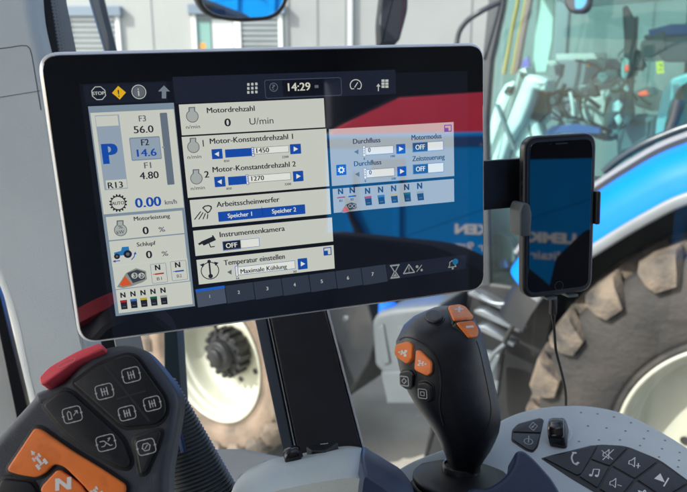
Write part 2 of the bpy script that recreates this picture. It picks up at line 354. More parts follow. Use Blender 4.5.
# centre tiles
def sbtn(b, x0, y0, x1, y1, right=True, dim=False):
    if not dim: b.rect(x0, y0, x1, y1, Z3, C_BLUE, .6)
    cx, cy = (x0 + x1) / 2, (y0 + y1) / 2; k = 2.6 if right else -2.6
    b.poly([(cx - k * .7, cy - 2.4), (cx + k, cy), (cx - k * .7, cy + 2.6)], Z4, C_MID if dim else C_W)
b = tile(); b.rect(178.7, 104.7, 325.3, 127.3, Z1, C_TILE); engine(b, 192.3, 116.4, 6.3, Z3); b.text('n/min', 186.2, 200.2, 128.9, 3.6, Z3, C_DK)
b.text('Motordrehzahl', 207, 255, 113.2, 5.2, Z3, C_DK, .008); b.text('0', 224.7, 231.2, 126.5, 7.6, Z3, C_DK, .03); b.text('U/min', 249.7, 273.6, 124.8, 6.4, Z3, C_DK, 0); tend(b)
b = tile(); b.rect(181.6, 137, 329.4, 186.2, Z1, C_TILE)
engine(b, 193.4, 147, 6.2, Z3); b.text('n/min', 187.6, 201.4, 159, 3.6, Z3, C_DK); b.text('1', 202, 205, 146.6, 6.6, Z3, C_DK, .03)
engine(b, 196.4, 178.4, 6.2, Z3); b.text('n/min', 191, 205, 190.2, 3.6, Z3, C_DK); b.text('2', 204.6, 209.4, 177.8, 6.6, Z3, C_DK, .03)
for (tx, t, tb, bl, ba, hx, wx, num, nx, br, t1, t2) in (
    (209.9, 'Motor-Konstantdrehzahl 1', 144, (211.3, 149.4, 222.9, 158.6), (224.8, 149.6, 252, 156), 251, 289, '1450', 256.4, (289.6, 144.4, 301.2, 153.6), (224, 161.4), (282, 157.6)),
    (212.7, 'Motor-Konstantdrehzahl 2', 172.4, (214, 177, 225.7, 186.4), (227.8, 177, 246.5, 184), 245.5, 291, '1270', 251.4, (292.6, 171.4, 303.6, 181), (226.4, 189), (284.6, 184.8))):
    b.text(t, tx, tx + 83.4, tb, 5.2, Z3, C_DK, .01); sbtn(b, *bl, right=False); sbtn(b, *br)
    b.rect(ba[0], ba[1], ba[2], ba[3], Z3, C_BLUE); b.rect(ba[2] + 1, ba[3] - 8.4, wx, ba[3] - 1.6 - (wx - ba[2]) * .06, Z3, C_W)
    b.rectline(ba[2] + 1, ba[3] - 8.4, wx, ba[3] - 1.6 - (wx - ba[2]) * .06, .4, Z4, C_MID)
    b.rect(hx, ba[1] - 2.4, hx + 3.6, ba[3] + .6, Z4, C_W, .8); b.rectline(hx, ba[1] - 2.4, hx + 3.6, ba[3] + .6, .5, Z5, C_BLUE, .8)
    for i in range(3): b.rect(hx + 1.3, ba[1] - .6 + i * 2.1, hx + 2.3, ba[1] + .3 + i * 2.1, Z5, C_BLUE)
    b.text(num, nx, nx + 12.8, ba[3] - 3, 4.6, Z5, C_DK, .005); b.text('850', t1[0], t1[0] + 5.4, t1[1] + .8, 2.1, Z3, C_DK, .02); b.text('2200', t2[0], t2[0] + 6.6, t2[1] + .6, 2.1, Z3, C_DK, .02)
tend(b)
b = tile(); b.rect(189.6, 200.2, 331, 214, Z1, C_TILE); b.text('Arbeitsscheinwerfer', 216.6, 279.8, 207.2, 5.2, Z3, C_DK, .01)
b.rect(217.8, 212, 305.4, 213.7, Z3, C_BLUE, .6); b.stroke([(261.5, 206.7), (262.9, 215.3)], .5, Z4, ui('blue2', (10, 50, 130)))
b.text('Speicher 1', 227.8, 252.2, 217.9, 4.2, Z4, C_W, .02); b.text('Speicher 2', 272, 296.2, 213.6, 4.2, Z4, C_W, .02)
b.poly([(202, 207.8), (204.6, 205.6), (208.6, 205), (211.6, 206), (212, 208.4), (210, 211.8), (207.6, 213.6)], Z3, C_DK); b.poly([(203.6, 208), (205.4, 206.6), (208.6, 206.2), (210.6, 207.2), (210.6, 208.6), (209.2, 211), (207.8, 212)], Z4, C_TILE)
for i in range(4): b.stroke([(200.6 + i * 2.4, 211.6 + i * .9), (194.6 + i * 4.2, 219.4 - i * .2)], 1, Z3, C_DK)
tend(b)
b = tile(); b.rect(193, 230.8, 333.2, 241.3, Z1, C_TILE); b.text('Instrumentenkamera', 219.8, 285, 237.2, 5.2, Z3, C_DK, .01)
b.rect(222.2, 241.4, 241, 248.8, Z3, C_DK); b.text('OFF', 226, 237.4, 248.1, 4.8, Z4, C_W, .015); b.rect(241, 239.4, 259.8, 246.4, Z3, C_W); b.rectline(222.2, 241.4, 259.8, 246.4, .5, Z5, ui('midblue', (90, 130, 190)), .5)
b.poly([(200.6, 241.6), (213.6, 236), (215.4, 240.2), (203.6, 245.6)], Z3, C_DK); b.poly([(213, 235), (216, 239.8), (214.4, 240.6), (211.8, 235.6)], Z4, C_DK); b.poly([(198, 243.4), (201.4, 241.6), (202.2, 243.8), (199.2, 245.2)], Z3, C_DK); b.stroke([(209, 243), (210.6, 247), (214.6, 246.4)], 1, Z3, C_DK)
tend(b)
b = tile(); b.rect(196.4, 259.9, 334.7, 268.4, Z1, C_TILE); b.text('Temperatur einstellen', 224, 285, 265.4, 5.2, Z3, C_DK, .01)
b.circ(210, 270.6, 9.2, Z3, C_DK, .9, 28); b.rect(208.4, 262.6, 211.4, 276.4, Z3, C_DK, 1); b.circ(210.6, 276, 2.3, Z3, C_DK); b.circ(209, 261.4, 1.8, Z4, C_DK)
b.poly([(199.6, 264.8), (204, 263), (203.4, 267)], Z4, C_DK); b.poly([(214, 261.6), (218.6, 262.6), (215.4, 265.8)], Z4, C_DK)
sbtn(b, 224.4, 267.8, 235, 276.2, right=False, dim=True); b.rect(236.9, 266.8, 295.5, 268.6, Z3, C_W); b.rectline(236.9, 266.8, 295.5, 268.6, .5, Z4, ui('midblue', (90, 130, 190)))
b.rect(234.8, 265.8, 238.6, 276.2, Z5, C_W, .8); b.rectline(234.8, 265.8, 238.6, 276.2, .5, Z5 + Z, C_BLUE, .8); b.text('Maximale Kühlung', 240.6, 287, 273.6, 4.4, Z5, C_DK, .01)
sbtn(b, 297.4, 258.8, 307.7, 268.6); b.text('30', 293, 296.6, 272.8, 2.1, Z3, C_DK, .03); b.text('16', 236.2, 239.4, 279.4, 2.1, Z3, C_DK, .03)
b.rectline(323.2, 247.6, 331.6, 254.8, .9, Z3, C_BLUE, .6); b.rect(324.2, 250.8, 328, 254.6, Z3, C_BLUE)
tend(b)
# tab bar
b = tile(); xs = [195.2, 224.6, 253, 281, 308.6, 335, 360.8, 385.8]
def ty(x): return 289.8 - (x - 195.2) * .1335
for i in range(7):
    x0, x1 = xs[i], xs[i + 1]; b.poly([(x0 + .35, ty(x0)), (x1 - .35, ty(x1)), (x1 + 2, ty(x1) + 17), (x0 + 2.8, ty(x0) + 17.6)], Z1, ui('tab1', (74, 84, 100)) if i == 0 else C_TAB)
    dx, dy = ((209.9, 295.9), (238.9, 291.9), (267.4, 288.2), (294.7, 284.5), (321.8, 281), (348, 277.6), (372.7, 273.9))[i]
    b.text(str(i + 1), dx - 1.1, dx + 1.1, dy + 2, 3.4, Z2, C_ICON, .02)
b.poly([(195.4, 289.4), (224.4, 285.4), (224.8, 288), (195.8, 292.2)], Z2, ui('tabblue', (24, 96, 196)))
b.poly([(386.4, 264.4), (466, 254.5), (466, 268.4), (388, 280)], Z1, C_BAR)
hx, hy = 394.7, 271.5
for p in ([(-4, -5.6), (4, -6.4), (.6, 0), (4.2, 5.4), (-3.4, 6.2), (-.4, 0), (-4, -5.6)],): b.stroke([(hx + x, hy + y) for x, y in p], 1, Z2, ui('dimicon', (140, 148, 146)))
b.stroke([(hx - 4.6, hy - 5.8), (hx + 4.6, hy - 6.8)], 1.3, Z2, ui('dimicon', (140, 148, 146))); b.stroke([(hx - 4, hy + 6.6), (hx + 4.8, hy + 5.6)], 1.3, Z2, ui('dimicon', (140, 148, 146))); b.poly([(hx - 1.8, hy + 5), (hx + 2.4, hy + 4.6), (hx + .4, hy + 1.6)], Z2, ui('dimicon', (140, 148, 146)))
b.stroke([(403.4, 273.6), (408.8, 264.4), (414.4, 272.2), (403.4, 273.6)], 1.1, Z2, ui('dimicon', (140, 148, 146))); b.text('!', 408.2, 409.8, 272, 4.6, Z2, ui('dimicon', (140, 148, 146)), .03)
b.stroke([(416.6, 271.6), (421.6, 265)], .8, Z2, ui('dimicon', (140, 148, 146))); b.circ(417, 266.6, 1.4, Z2, ui('dimicon', (140, 148, 146))); b.circ(421.6, 270, 1.2, Z2, ui('dimicon', (140, 148, 146)))
b.stroke([(448.4, 267.4), (449.6, 265.6), (449.6, 262.4), (452, 260.6), (454.6, 262), (455, 264.8), (456, 266.4), (448.4, 267.4)], .8, Z2, ui('dimicon', (140, 148, 146))); b.circ(452.6, 268.4, 1, Z2, ui('dimicon', (140, 148, 146))); b.circ(455.2, 261.6, 2.9, Z3, ui('dimcyan', (20, 104, 150)))
tend(b, 'tab_bar')
# right tiles
C_TILE = ui('tile_falloff', (168, 176, 174)); b = tile(); b.rect(328.8, 129.2, 454.2, 176, Z1, C_TILE)  # viewing-angle falloff of the display put into a dimmer tile colour
for k, (tx, tb, x0, y0) in enumerate(((353, 144, 354, 149), (354, 166.3, 355, 171.4))):
    b.text('Durchfluss', tx, tx + 27.4, tb, 4.6, Z3, C_DK, .01); sbtn(b, x0 - 2, y0 - 1.4, x0 + 7, y0 + 7, right=False, dim=True)
    b.rect(x0 + 9, y0 - 1.6, x0 + 39.6, y0 + 4.4, Z3, C_W); b.rectline(x0 + 9, y0 - 1.6, x0 + 39.6, y0 + 4.4, .4, Z4, C_MID)
    b.rect(x0 + 8.2, y0 - 3.2, x0 + 11.8, y0 + 7.6, Z5, C_W, .8); b.rectline(x0 + 8.2, y0 - 3.2, x0 + 11.8, y0 + 7.6, .4, Z5 + Z, C_MID, .8)
    for i in range(3): b.rect(x0 + 9.5, y0 - 1 + i * 2.4, x0 + 10.5, y0 + i * 2.4, Z5 + Z, C_MID)
    b.text('0', x0 + 14, x0 + 16.6, y0 + 3.2, 4, Z5, C_DK, .005); sbtn(b, x0 + 42, y0 - 4.6, x0 + 51.4, y0 + 4.4)
    b.text('100', x0 + 36.6, x0 + 41, y0 + 8.4, 2, Z3, C_DK, .03); b.text('0', x0 + 9.6, x0 + 11, y0 + 10.8, 2, Z3, C_DK, .03)
for t, tx, w, tb, x0, y0 in (('Motormodus', 411.4, 30, 140.2, 412.2, 142.8), ('Zeitsteuerung', 412.2, 32.4, 161.4, 412.6, 164.6)):
    b.text(t, tx, tx + w, tb, 4.6, Z3, C_DK, .01); b.rect(x0, y0, x0 + 15.4, y0 + 8.6, Z3, ui('offblue', (36, 70, 110))); b.text('OFF', x0 + 3.2, x0 + 12.6, y0 + 7, 4.4, Z4, C_W, .015)
    b.rect(x0 + 15.4, y0 - .8, x0 + 31.2, y0 + 7.4, Z3, C_W); b.rectline(x0, y0, x0 + 31.2, y0 + 7.4, .5, Z5, ui('midblue', (90, 130, 190)), .5)
b.rect(336, 165, 346.4, 174.8, Z3, C_BLUE, .8); g = [(341.2 + (3.6 if k % 2 else 2.7) * math.cos(2 * math.pi * k / 16 + q), 170 + (3.6 if k % 2 else 2.7) * math.sin(2 * math.pi * k / 16 + q)) for k in range(16) for q in (-.1, .1)]
b.poly(g, Z4, C_W); b.circ(341.2, 170, 1.4, Z5, C_BLUE)
b.rectline(444, 125, 451.6, 131.6, .9, Z3, C_BLUE, .6); b.rect(444.8, 128, 448.4, 131.6, Z3, C_BLUE); tend(b)
b = tile(); b.rect(332.5, 189, 454.2, 201.6, Z1, C_TILE)
b.text('N', 338, 343.2, 194.4, 5.4, Z3, C_DK, .04); b.text('N', 349.6, 355, 193.2, 5.4, Z3, C_DK, .04)
b.stroke([(337.4, 197.8), (344.6, 197)], 1.3, Z3, C_RED); b.stroke([(348.6, 196.6), (355.8, 195.8)], 1.3, Z3, C_BLUE); b.text('B1', 339.4, 342.4, 202, 2.2, Z3, C_DK, .03); b.text('B2', 350.6, 353.6, 200.6, 2.2, Z3, C_DK, .03)
pad(b, 340.5, 209, .55, Z3); chips(b, 364.6, 194, 13, -1.25, CH, 1.0); tend(b)
# ================================================================== mounting post
pf = frame_cam(320, 400, .52, (.10, -.14, -1))
POST = thing('mounting_post', 'dark slanted post with a thin bright groove carrying the touchscreen', 'post', pf.M)
POSTM = mat('post_black', (.012, .013, .018), .55, var=.2, vscale=60, bump=.5, bscale=900)
b = MB(pf); b.slabpx([(266.5, 300), (321, 296), (370, 478), (303.5, 478)], -.03, 0, .0015, POSTM); b.build('column', POST)
b = MB(pf); b.slabpx([(250.6, 300), (262, 300), (299, 478), (288.7, 478)], -.034, -.0015, .001, SLATE); b.build('side_trim', POST)
b = MB(pf); b.slabpx([(262.2, 300), (266.3, 300), (303.3, 478), (299.2, 478)], -.03, -.0040, .0003, RUBBER); b.slabpx([(263.8, 300), (264.8, 300), (301.8, 478), (300.8, 478)], -.006, -.0030, 0, SILVER); b.build('groove', POST)
b = MB(pf); b.slabpx([(323.6, 298), (326, 298), (372.6, 478), (370.4, 478)], -.03, -.001, .0003, SILVER); b.build('edge_strip', POST)

# ================================================================== smartphone, holder, cable
Xp = CAM + cv(.19550, -.0262, .5600); QT = Vector((3.55, -3.75, 0)) + Vector((-.73, -.68, 0)).normalized() * PHU + Vector((0, 0, PHZ))
pn = ((CAM - P(558, 240, .565)).normalized() + (QT - P(558, 240, .565)).normalized()).normalized()
pup = -cv(.058, .984, .170); pex = pup.cross(pn); ph = Frame(Xp, pex, pn.cross(pex))
PHONE = thing('smartphone', 'black smartphone in a dark case held upright right of the touchscreen', 'phone', ph.M)
CASE = mat('phone_case', (.014, .015, .018), .35, var=.2, vscale=50, rvar=.08)
pw, phh = .0357, .0735
b = MB(ph); b.slab(rr(pw, phh, .0135), -.010, .0, .0028, CASE, 5); b.build('case', PHONE)
b = MB(ph); b.slab(rr(pw - .0044, phh - .0052, .0090), -.004, .0006, .0006, mat('phone_glass', (.002, .003, .006), .02, ior=1.62), 6); b.build('front_glass', PHONE, smooth=5)
b = MB(ph); c0 = -phh + .0092; k = .0044
b.ring([(k * math.cos(a / 24 * 2 * math.pi), c0 + k * math.sin(a / 24 * 2 * math.pi)) for a in range(24)], .0004, .00066, mat('home_ring', (.05, .05, .055), .2, ior=1.8)); b.build('home_button', PHONE)
b = MB(ph); b.flat(rc([(-.006, phh - .0085), (.006, phh - .0085), (.006, phh - .0072), (-.006, phh - .0072)], .0006), .00068, BLACKPL); b.flat([(-.011 + .0009 * math.cos(t / 10 * 6.283), phh - .0078 + .0009 * math.sin(t / 10 * 6.283)) for t in range(10)], .00068, mat('lens_dot', (.01, .02, .06), .05)); b.build('earpiece', PHONE)
b = MB(ph)
for y in (.035, .022): b.box((-pw - .0010, y, -.007), (-pw + .001, y + .009, -.004), CASE)
b.build('side_button', PHONE)
HOLD = thing('phone_holder', 'phone clamp bracket with flat black arm gripping the smartphone sides', 'phone holder', ph.M)
b = MB(ph); b.box((-.075, .009, -.026), (-.02, .0535, -.019), BLACKPL); b.box((-.03, -.02, -.019), (.03, .045, -.0105), BLACKPL); b.build('arm', HOLD, bevel=.001)
hg = mat('holder_grey', (.10, .115, .12), .45, var=.08, bump=.2, bscale=1500)
b = MB(ph); b.slab(rc([(-pw - .0055, -.014), (-pw + .0045, -.014), (-pw + .0058, .006), (-pw + .003, .0155), (-pw - .003, .0165), (-pw - .006, .010)], .003), -.016, .0042, .002, hg); b.build('clamp', HOLD)
b = MB(ph); b.slab(rc([(pw - .0002, -.010), (pw + .0042, -.010), (pw + .0042, .0205), (pw - .0002, .0205)], .0018), -.016, .003, .0015, BLACKPL); b.build('clamp', HOLD)
b = MB(ph)
for x in (-.012, .010): b.box((x, -phh - .0035, -.012), (x + .010, -phh - .0008, .0012), hg)
b.build('foot_ledge', HOLD, bevel=.0006)
CABM = mat('cable_black', (.012, .012, .013), .5)
CABLE = thing('charging_cable', 'thin black charging cable hanging from the smartphone bottom', 'cable', ph.M)
b = MB(ph); b.slab(rc([(-.0048, -phh - .020), (.0012, -phh - .020), (.0012, -phh - .0012), (-.0048, -phh - .0012)], .001), -.0085, -.0030, .0012, CABM); b.build('plug', CABLE)
p0 = ph.M @ Vector((-.0018, -phh - .018, -.0058)); pts = [p0] + [P(x, y, d) for x, y, d in ((554.5, 332, .592), (556, 350, .604), (560.5, 368, .618), (564.5, 385, .634), (566, 400, .650), (565, 420, .670))]
b = MB(); b.tube(catmull(pts, 6, False), [.0022] * 3 + [.0014] * 34, CABM, 8); b.build('lead', CABLE)

# ================================================================== left multi controller
kf = frame_cam(105, 440, .37, (.10, -.25, -1))
KP = thing('control_pad', 'charcoal hand controller with orange and black keys and a red bar on top', 'controller', kf.M)
out = [(62, 382), (82, 360), (104, 348), (126, 345), (142, 350), (158, 366), (174, 388), (179, 402), (177, 422), (172, 450), (168, 475), (166, 500), (150, 530), (60, 545), (-20, 530), (-45, 490), (-15, 450), (8, 424), (30, 400), (36, 392)]
b = MB(kf); b.slabpx(catmull(out, 5), -.028, 0, .006, CHAR, 6); b.build('body', KP)
def key(fr, par, name, pts, r, z0, z1, bev, m, leg=None):
    b = MB(fr); b.slabpx(rc(pts, r), z0, z1, bev, m, 4)
    if leg: leg(b, z1 + .00015)
    return b.build(name, par)
def recess(fr, par, pts, r, grow=.0020, m=None):
    b = MB(fr); q = rc(pts, r); uv = ccw(dedupe(b.q(q))); b.slab(inset(uv, -grow), -.004, .0004, .0003, m or BLACKPL, 2); return b.build('key_well', par)
def kicon(b, x, y, s, ang, z, kind, m=LEGEND, w=.8):
    c, q = math.cos(ang), math.sin(ang)
    def T(u, v): return (x + (u * c - v * q) * s, y + (u * q + v * c) * s)
    def st(pts, ww=w): b.stroke([T(*p) for p in pts], ww, z, m)
    if kind != 'plain':
        box = rc([(-8, -6.5), (8, -6.5), (8, 6.5), (-8, 6.5)], 3.4, 4)
        n = len(box); segs = [box[i:i + 7] for i in range(0, n, 6)]
        full = box + [box[0]]
        for i in range(0, len(full) - 1):
            if i % 6 in (5,): 
                a, d = Vector(full[i]), Vector(full[i + 1]); st([tuple(a), tuple(a.lerp(d, .36))]); st([tuple(a.lerp(d, .64)), tuple(d)])
            else: st([full[i], full[i + 1]])
        for (u, v) in ((0, -6.5), (0, 6.5), (-8, 0), (8, 0)): st([(u - .8, v), (u + .8, v)], w * 1.5)
    if kind == 'lever': st([(-4, 3.5), (-4, -2), (-2.5, -3.6), (-1, -2), (-1, 3.5), (-4, 3.5)]); st([(1, 1), (5, -2.5)]); st([(5, -2.5), (2.8, -2.6)]); st([(5, -2.5), (4.8, 0)])
    if kind == 'curve': st([(-5, -2), (-1.5, -2), (3, 3), (5, 3)]); st([(-4.5, 2.5), (-2, 2.5), (0, .5)]); st([(2, -1), (4.6, -3.4)]); st([(4.6, -3.4), (2.4, -3.2)])
    if kind == 'tract': st([(-2.5, -3.5), (-2.5, 3.5)], w * 1.4); st([(2.5, -3.5), (2.5, 3.5)], w * 1.4); st([(-2.5, 0), (2.5, 0)]); st([(0, -3), (0, 3.4)])
    if kind == 'swirl': st([(-4, 1), (-2, -3), (2, -3), (3.6, -.4)]); st([(4, -1), (2, 3.2), (-2, 3.2), (-3.4, .6)]); st([(-1.5, 1.5), (1.5, -1.5)])
def K(name, pts, r, m, leg=None, top=.0022, well=True):
    if well: recess(kf, KP, pts, r)
    key(kf, KP, name, pts, r, -.002, top, .0009, m, leg)
A = R(-14)
def leg4(b, z):
    kicon(b, 105.5, 391.5, 1.08, A, z, 'tract'); kicon(b, 132, 375, 1.08, A, z, 'tract'); kicon(b, 128, 413, 1.02, A, z, 'tract'); kicon(b, 153, 403.5, 1.02, A, z, 'tract')
K('rocker_key', [(74, 383), (100, 364), (127, 355), (136, 357), (165, 398), (167, 412), (158, 424), (126, 427), (120, 424)], [3, 8, 8, 6, 8, 8, 8, 8, 6], KEYBLK, leg4)
b = MB(kf); b.stroke([(106, 366), (150, 421)], 2.2, .00225, mat('crease', (.03, .033, .04), .35)); b.stroke([(98, 408), (146, 372)], .1, .0024, KEYBLK); b.stroke([(118, 399), (146, 391)], 2.0, .0023, mat('crease', (.03, .033, .04), .35)); b.build('key_crease', KP, smooth=0)
K('long_key', [(44, 405), (64, 390), (72, 393), (124, 440), (131, 462), (128, 468), (118, 466), (70, 438)], [4, 6, 8, 14, 8, 3, 8, 20], KEYBLK, lambda b, z: (kicon(b, 73.5, 414.5, 1.15, A, z, 'lever'), kicon(b, 107, 442.5, 1.15, A, z, 'curve')))
K('triangle_key', [(134, 438), (162, 430), (158, 445), (146, 472), (141, 474)], [6, 5, 20, 5, 5], KEYBLK, lambda b, z: kicon(b, 147, 446.5, 1.12, A, z, 'swirl'))
def legN(b, z): b.text('N', 57, 73, 490, 12, z, LEGENDW, .06, R(6))
def tract(b, x, y, s, z, a=0, m=LEGENDW, up=True):
    c, q = math.cos(a), math.sin(a)
    def T(u, v): return (x + (u * c - v * q) * s, y + (u * q + v * c) * s)
    b.stroke([T(-3.4, 5), T(-3.4, 1.6)], 2.2 * s, z, m); b.stroke([T(3.4, 5), T(3.4, 1.6)], 2.2 * s, z, m); b.stroke([T(-3, 3.2), T(3, 3.2)], 1.1 * s, z, m)
    b.stroke([T(0, 3), T(0, -3.4)], 1.9 * s, z, m); b.stroke([T(-2.6, -1.6), T(-2.6, -4.2)], 1.4 * s, z, m); b.stroke([T(2.6, -1.6), T(2.6, -4.2)], 1.4 * s, z, m); b.stroke([T(-2.4, -2.9), T(2.4, -2.9)], .9 * s, z, m)
    if up: b.poly([T(0, -9.4), T(-1.9, -6.2), T(1.9, -6.2)], z, m); b.stroke([T(0, -7), T(0, -5.2)], .8 * s, z, m)
    else: b.poly([T(0, 10.4), T(-1.9, 7.2), T(1.9, 7.2)], z, m)
OB = [(36, 428), (42, 429), (72, 450), (102, 468), (126, 484), (127, 490), (122, 500), (100, 502), (84, 484), (66, 466), (56, 463), (46, 473), (38, 477), (20, 474), (8, 470)]
K('orange_rocker', OB, [3, 5, 12, 12, 5, 3, 5, 10, 5, 8, 8, 6, 5, 8, 5], ORANGE, lambda b, z: (tract(b, 41, 460, 1.35, z, R(-38)), tract(b, 98, 492, 1.25, z, R(-38), up=False)), top=.0030)
K('neutral_key', [(62, 470), (82, 484), (92, 500), (60, 506), (42, 490), (44, 485), (58, 470)], [4, 6, 6, 6, 5, 4, 4], ORANGE, legN, top=.0030)
K('side_key', [(4, 478), (32, 482), (38, 492), (36, 512), (-10, 508)], 4, KEYBLK, None, top=.0026)
rf = frame_cam(70, 365, .375, (-.10, -.62, -1))
b = MB(rf); b.slabpx(rc([(39.5, 378), (49, 367.5), (78, 351), (99, 343.6), (103.4, 345.6), (103.6, 350), (76, 362), (46, 384), (41, 385)], [2, 6, 10, 2, 1.5, 1, 8, 1, 2]), -.012, .001, .0010, REDP)
b.rectline(61, 359, 74, 368, .01, .0012, REDP); b.stroke([(58, 368), (61, 364.6), (73, 358.6), (76, 359.2), (75, 362), (62, 368), (58, 368)], .6, .0012, mat('emboss', (.75, .22, .24), .4)); b.build('red_bar', KP)
# stalk of the pad, hidden below
b = MB(kf); b.slabpx(rc([(20, 480), (150, 480), (140, 620), (0, 620)], 10), -.05, -.02, .005, CHAR); b.build('neck', KP)

# ================================================================== joystick
cf = frame_cam(600, 460, .56, (-.10, -1, -.45))
JD = .56
rows = [(307, 441, 455, 0, .3), (308.6, 434, 460, 0, .5), (312, 426, 466, 0, .7), (318, 414, 473, 0, .85), (327, 404, 478, 0, .95), (343, 396.5, 483, 0, 1), (358, 397, 486.5, 0, 1), (375, 401, 490.5, 0, 1), (392, 408, 494.5, 0, 1), (404, 415, 497.5, 0, 1), (415, 423, 498, 0, 1), (426, 430.5, 496.5, 0, .98), (436, 436.5, 493, 0, .95), (445, 441, 489, 0, .9), (454, 445, 483.5, 0, .85), (461, 447.5, 479.5, 0, .8), (466, 448, 479, 0, .8)]
def jring(y, L, Rr, n=40):
    cx = (L + Rr) / 2; w = (Rr - L) / 2 / F * JD; lean = (y - 380) / F * JD
    D = JD + .0 - lean * .06; dr = w * 1.05 + .006; out = []
    for i in range(n):
        a = 2 * math.pi * i / n; c, s = math.cos(a), math.sin(a); e = .82
        x = math.copysign(abs(c) ** e, c) * w; z = math.copysign(abs(s) ** e, s) * dr
        # silhouette sits near mid depth
        k = (D) / JD
        out.append(tuple(CAM + cv((cx - CX) / F * D + x * k, (y - CY) / F * D, D + z)))
    return out
jr = [jring(y, L, Rr) for y, L, Rr, _, _ in rows]
JOY = thing('joystick', 'black ergonomic joystick with four orange buttons on a round rubber base', 'joystick', Matrix.Translation(P(460, 475, JD)))
JBLK = mat('joystick_black', (.005, .0065, .010), .40, var=.12, vscale=50, dirt=(.014, .015, .018), dscale=120, dth=.67, bump=.35, bscale=1600, rvar=.05)
b = MB(); b.loft(jr, JBLK); gobj = b.build('grip', JOY, smooth=70)
bm = bmesh.new(); bm.from_mesh(gobj.data); bmesh.ops.recalc_face_normals(bm, faces=bm.faces); bm.transform(WORLD[gobj.name]); BV = BVHTree.FromBMesh(bm); bm.free()
def jhit(px, py): return BV.ray_cast(CAM, ray(px, py).normalized())
def jpad(name, pts, m, h=.002, r=.0010, rad=3, leg=None, well=True):
    cx = sum(p[0] for p in pts) / len(pts); cy = sum(p[1] for p in pts) / len(pts)
    q = rc(pts, rad, 5); hs = [jhit(*p) for p in q]; hs = [h_ for h_ in hs if h_[0] is not None]
    c = sum((h_[0] for h_ in hs), Vector()) / len(hs); n = sum((h_[1] for h_ in hs), Vector()).normalized()
    if n.dot(c - CAM) > 0: n = -n
    ex = (RIGHT - n * RIGHT.dot(n)).normalized(); fr = Frame(c, ex, n.cross(ex)); 
    if well:
        b = MB(fr); uv = ccw(dedupe(b.q(q))); b.slab(inset(uv, -.0012), -.006, .0007, .0005, BLACKPL, 2); b.build('button_well', JOY)
    b = MB(fr); b.slab(b.q(q), -.006, h, r, m, 5)
    if leg: leg(b, h + .00015)
    b.build(name, JOY); return fr
jpad('plus_button', [(447, 308), (458, 306.5), (465, 309), (473, 319), (470, 321), (453, 322)], ORANGE, .0030, .0014, 2.6, lambda b, z: (b.stroke([(454, 312.4), (462, 312)], 1.6, z, LEGENDW), b.stroke([(458.4, 309.6), (457.8, 315)], 1.6, z, LEGENDW)))
jpad('minus_button', [(455, 323.5), (472, 321.5), (477, 331), (476, 338), (468, 339)], ORANGE, .0030, .0014, 2.6, lambda b, z: b.stroke([(464, 328.6), (471, 328)], 1.6, z, LEGENDW))
jpad('thumb_button', [(434.5 + 9 * math.cos(t / 16 * 6.283), 318.5 + 6.2 * math.sin(t / 16 * 6.283)) for t in range(16)], JBLK, .0034, .0014, .2)
jpad('orange_button', [(398.5, 345), (411, 341.5), (415.5, 345), (415, 359), (410, 365), (397.5, 356)], ORANGE, .0042, .0016, 3, lambda b, z: tract(b, 407.5, 353.5, .62, z, R(-80)))
jpad('orange_button', [(417, 349.5), (422, 350.5), (433, 362), (432.5, 373), (428, 376), (415, 369.5)], ORANGE, .0030, .0014, 3, lambda b, z: tract(b, 422.5, 363, .62, z, R(100)))
def sq(b, x, y, z, dia):
    b.stroke([(x + u, y + v) for u, v in rc([(-4.6, -5), (4, -4), (4.6, 5.2), (-4, 4)], 1.6, 3)] + [(x - 4.3, y - 4.2)], .7, z, LEGEND)
    if dia: b.stroke([(x, y - 2.6), (x + 2.4, y), (x, y + 2.6), (x - 2.4, y), (x, y - 2.6)], .6, z, LEGEND)
    else: b.stroke([(x - 1.8, y - 2), (x + 1.8, y - 1.6), (x + 1.8, y + 2.2), (x - 1.8, y + 1.6), (x - 1.8, y - 2)], .6, z, LEGEND)
jpad('black_button', [(402, 371), (412, 369), (416, 373), (415.5, 386), (410, 389), (402.5, 384)], KEYBLK, .0036, .0014, 3, lambda b, z: sq(b, 407.5, 379.5, z, True))
jpad('black_button', [(419, 382), (427, 380.5), (433, 385), (434, 398), (429, 402), (421, 397)], KEYBLK, .0036, .0014, 3, lambda b, z: sq(b, 424.5, 392, z, False))
# seam on the right flank
def surfline(pts, r, m, name):
    q = []
    for p in catmull(pts, 6, False):
        h_ = jhit(*p)
        if h_[0] is not None: q.append(h_[0])
    b = MB(); b.tube(q, r, m, 6); return b.build(name, JOY)
SEAM = mat('seam_black', (.002, .002, .003), .7)
surfline([(476.5, 341), (480, 352), (484, 370), (488.5, 392), (491, 412), (486, 432), (478, 448), (474, 458)], .0004, SEAM, 'grip_seam')
surfline([(399.5, 340), (406, 337), (418, 340), (432, 351), (439, 366), (441, 385), (440, 408), (444, 425)], .0009, JBLK, 'grip_ridge')
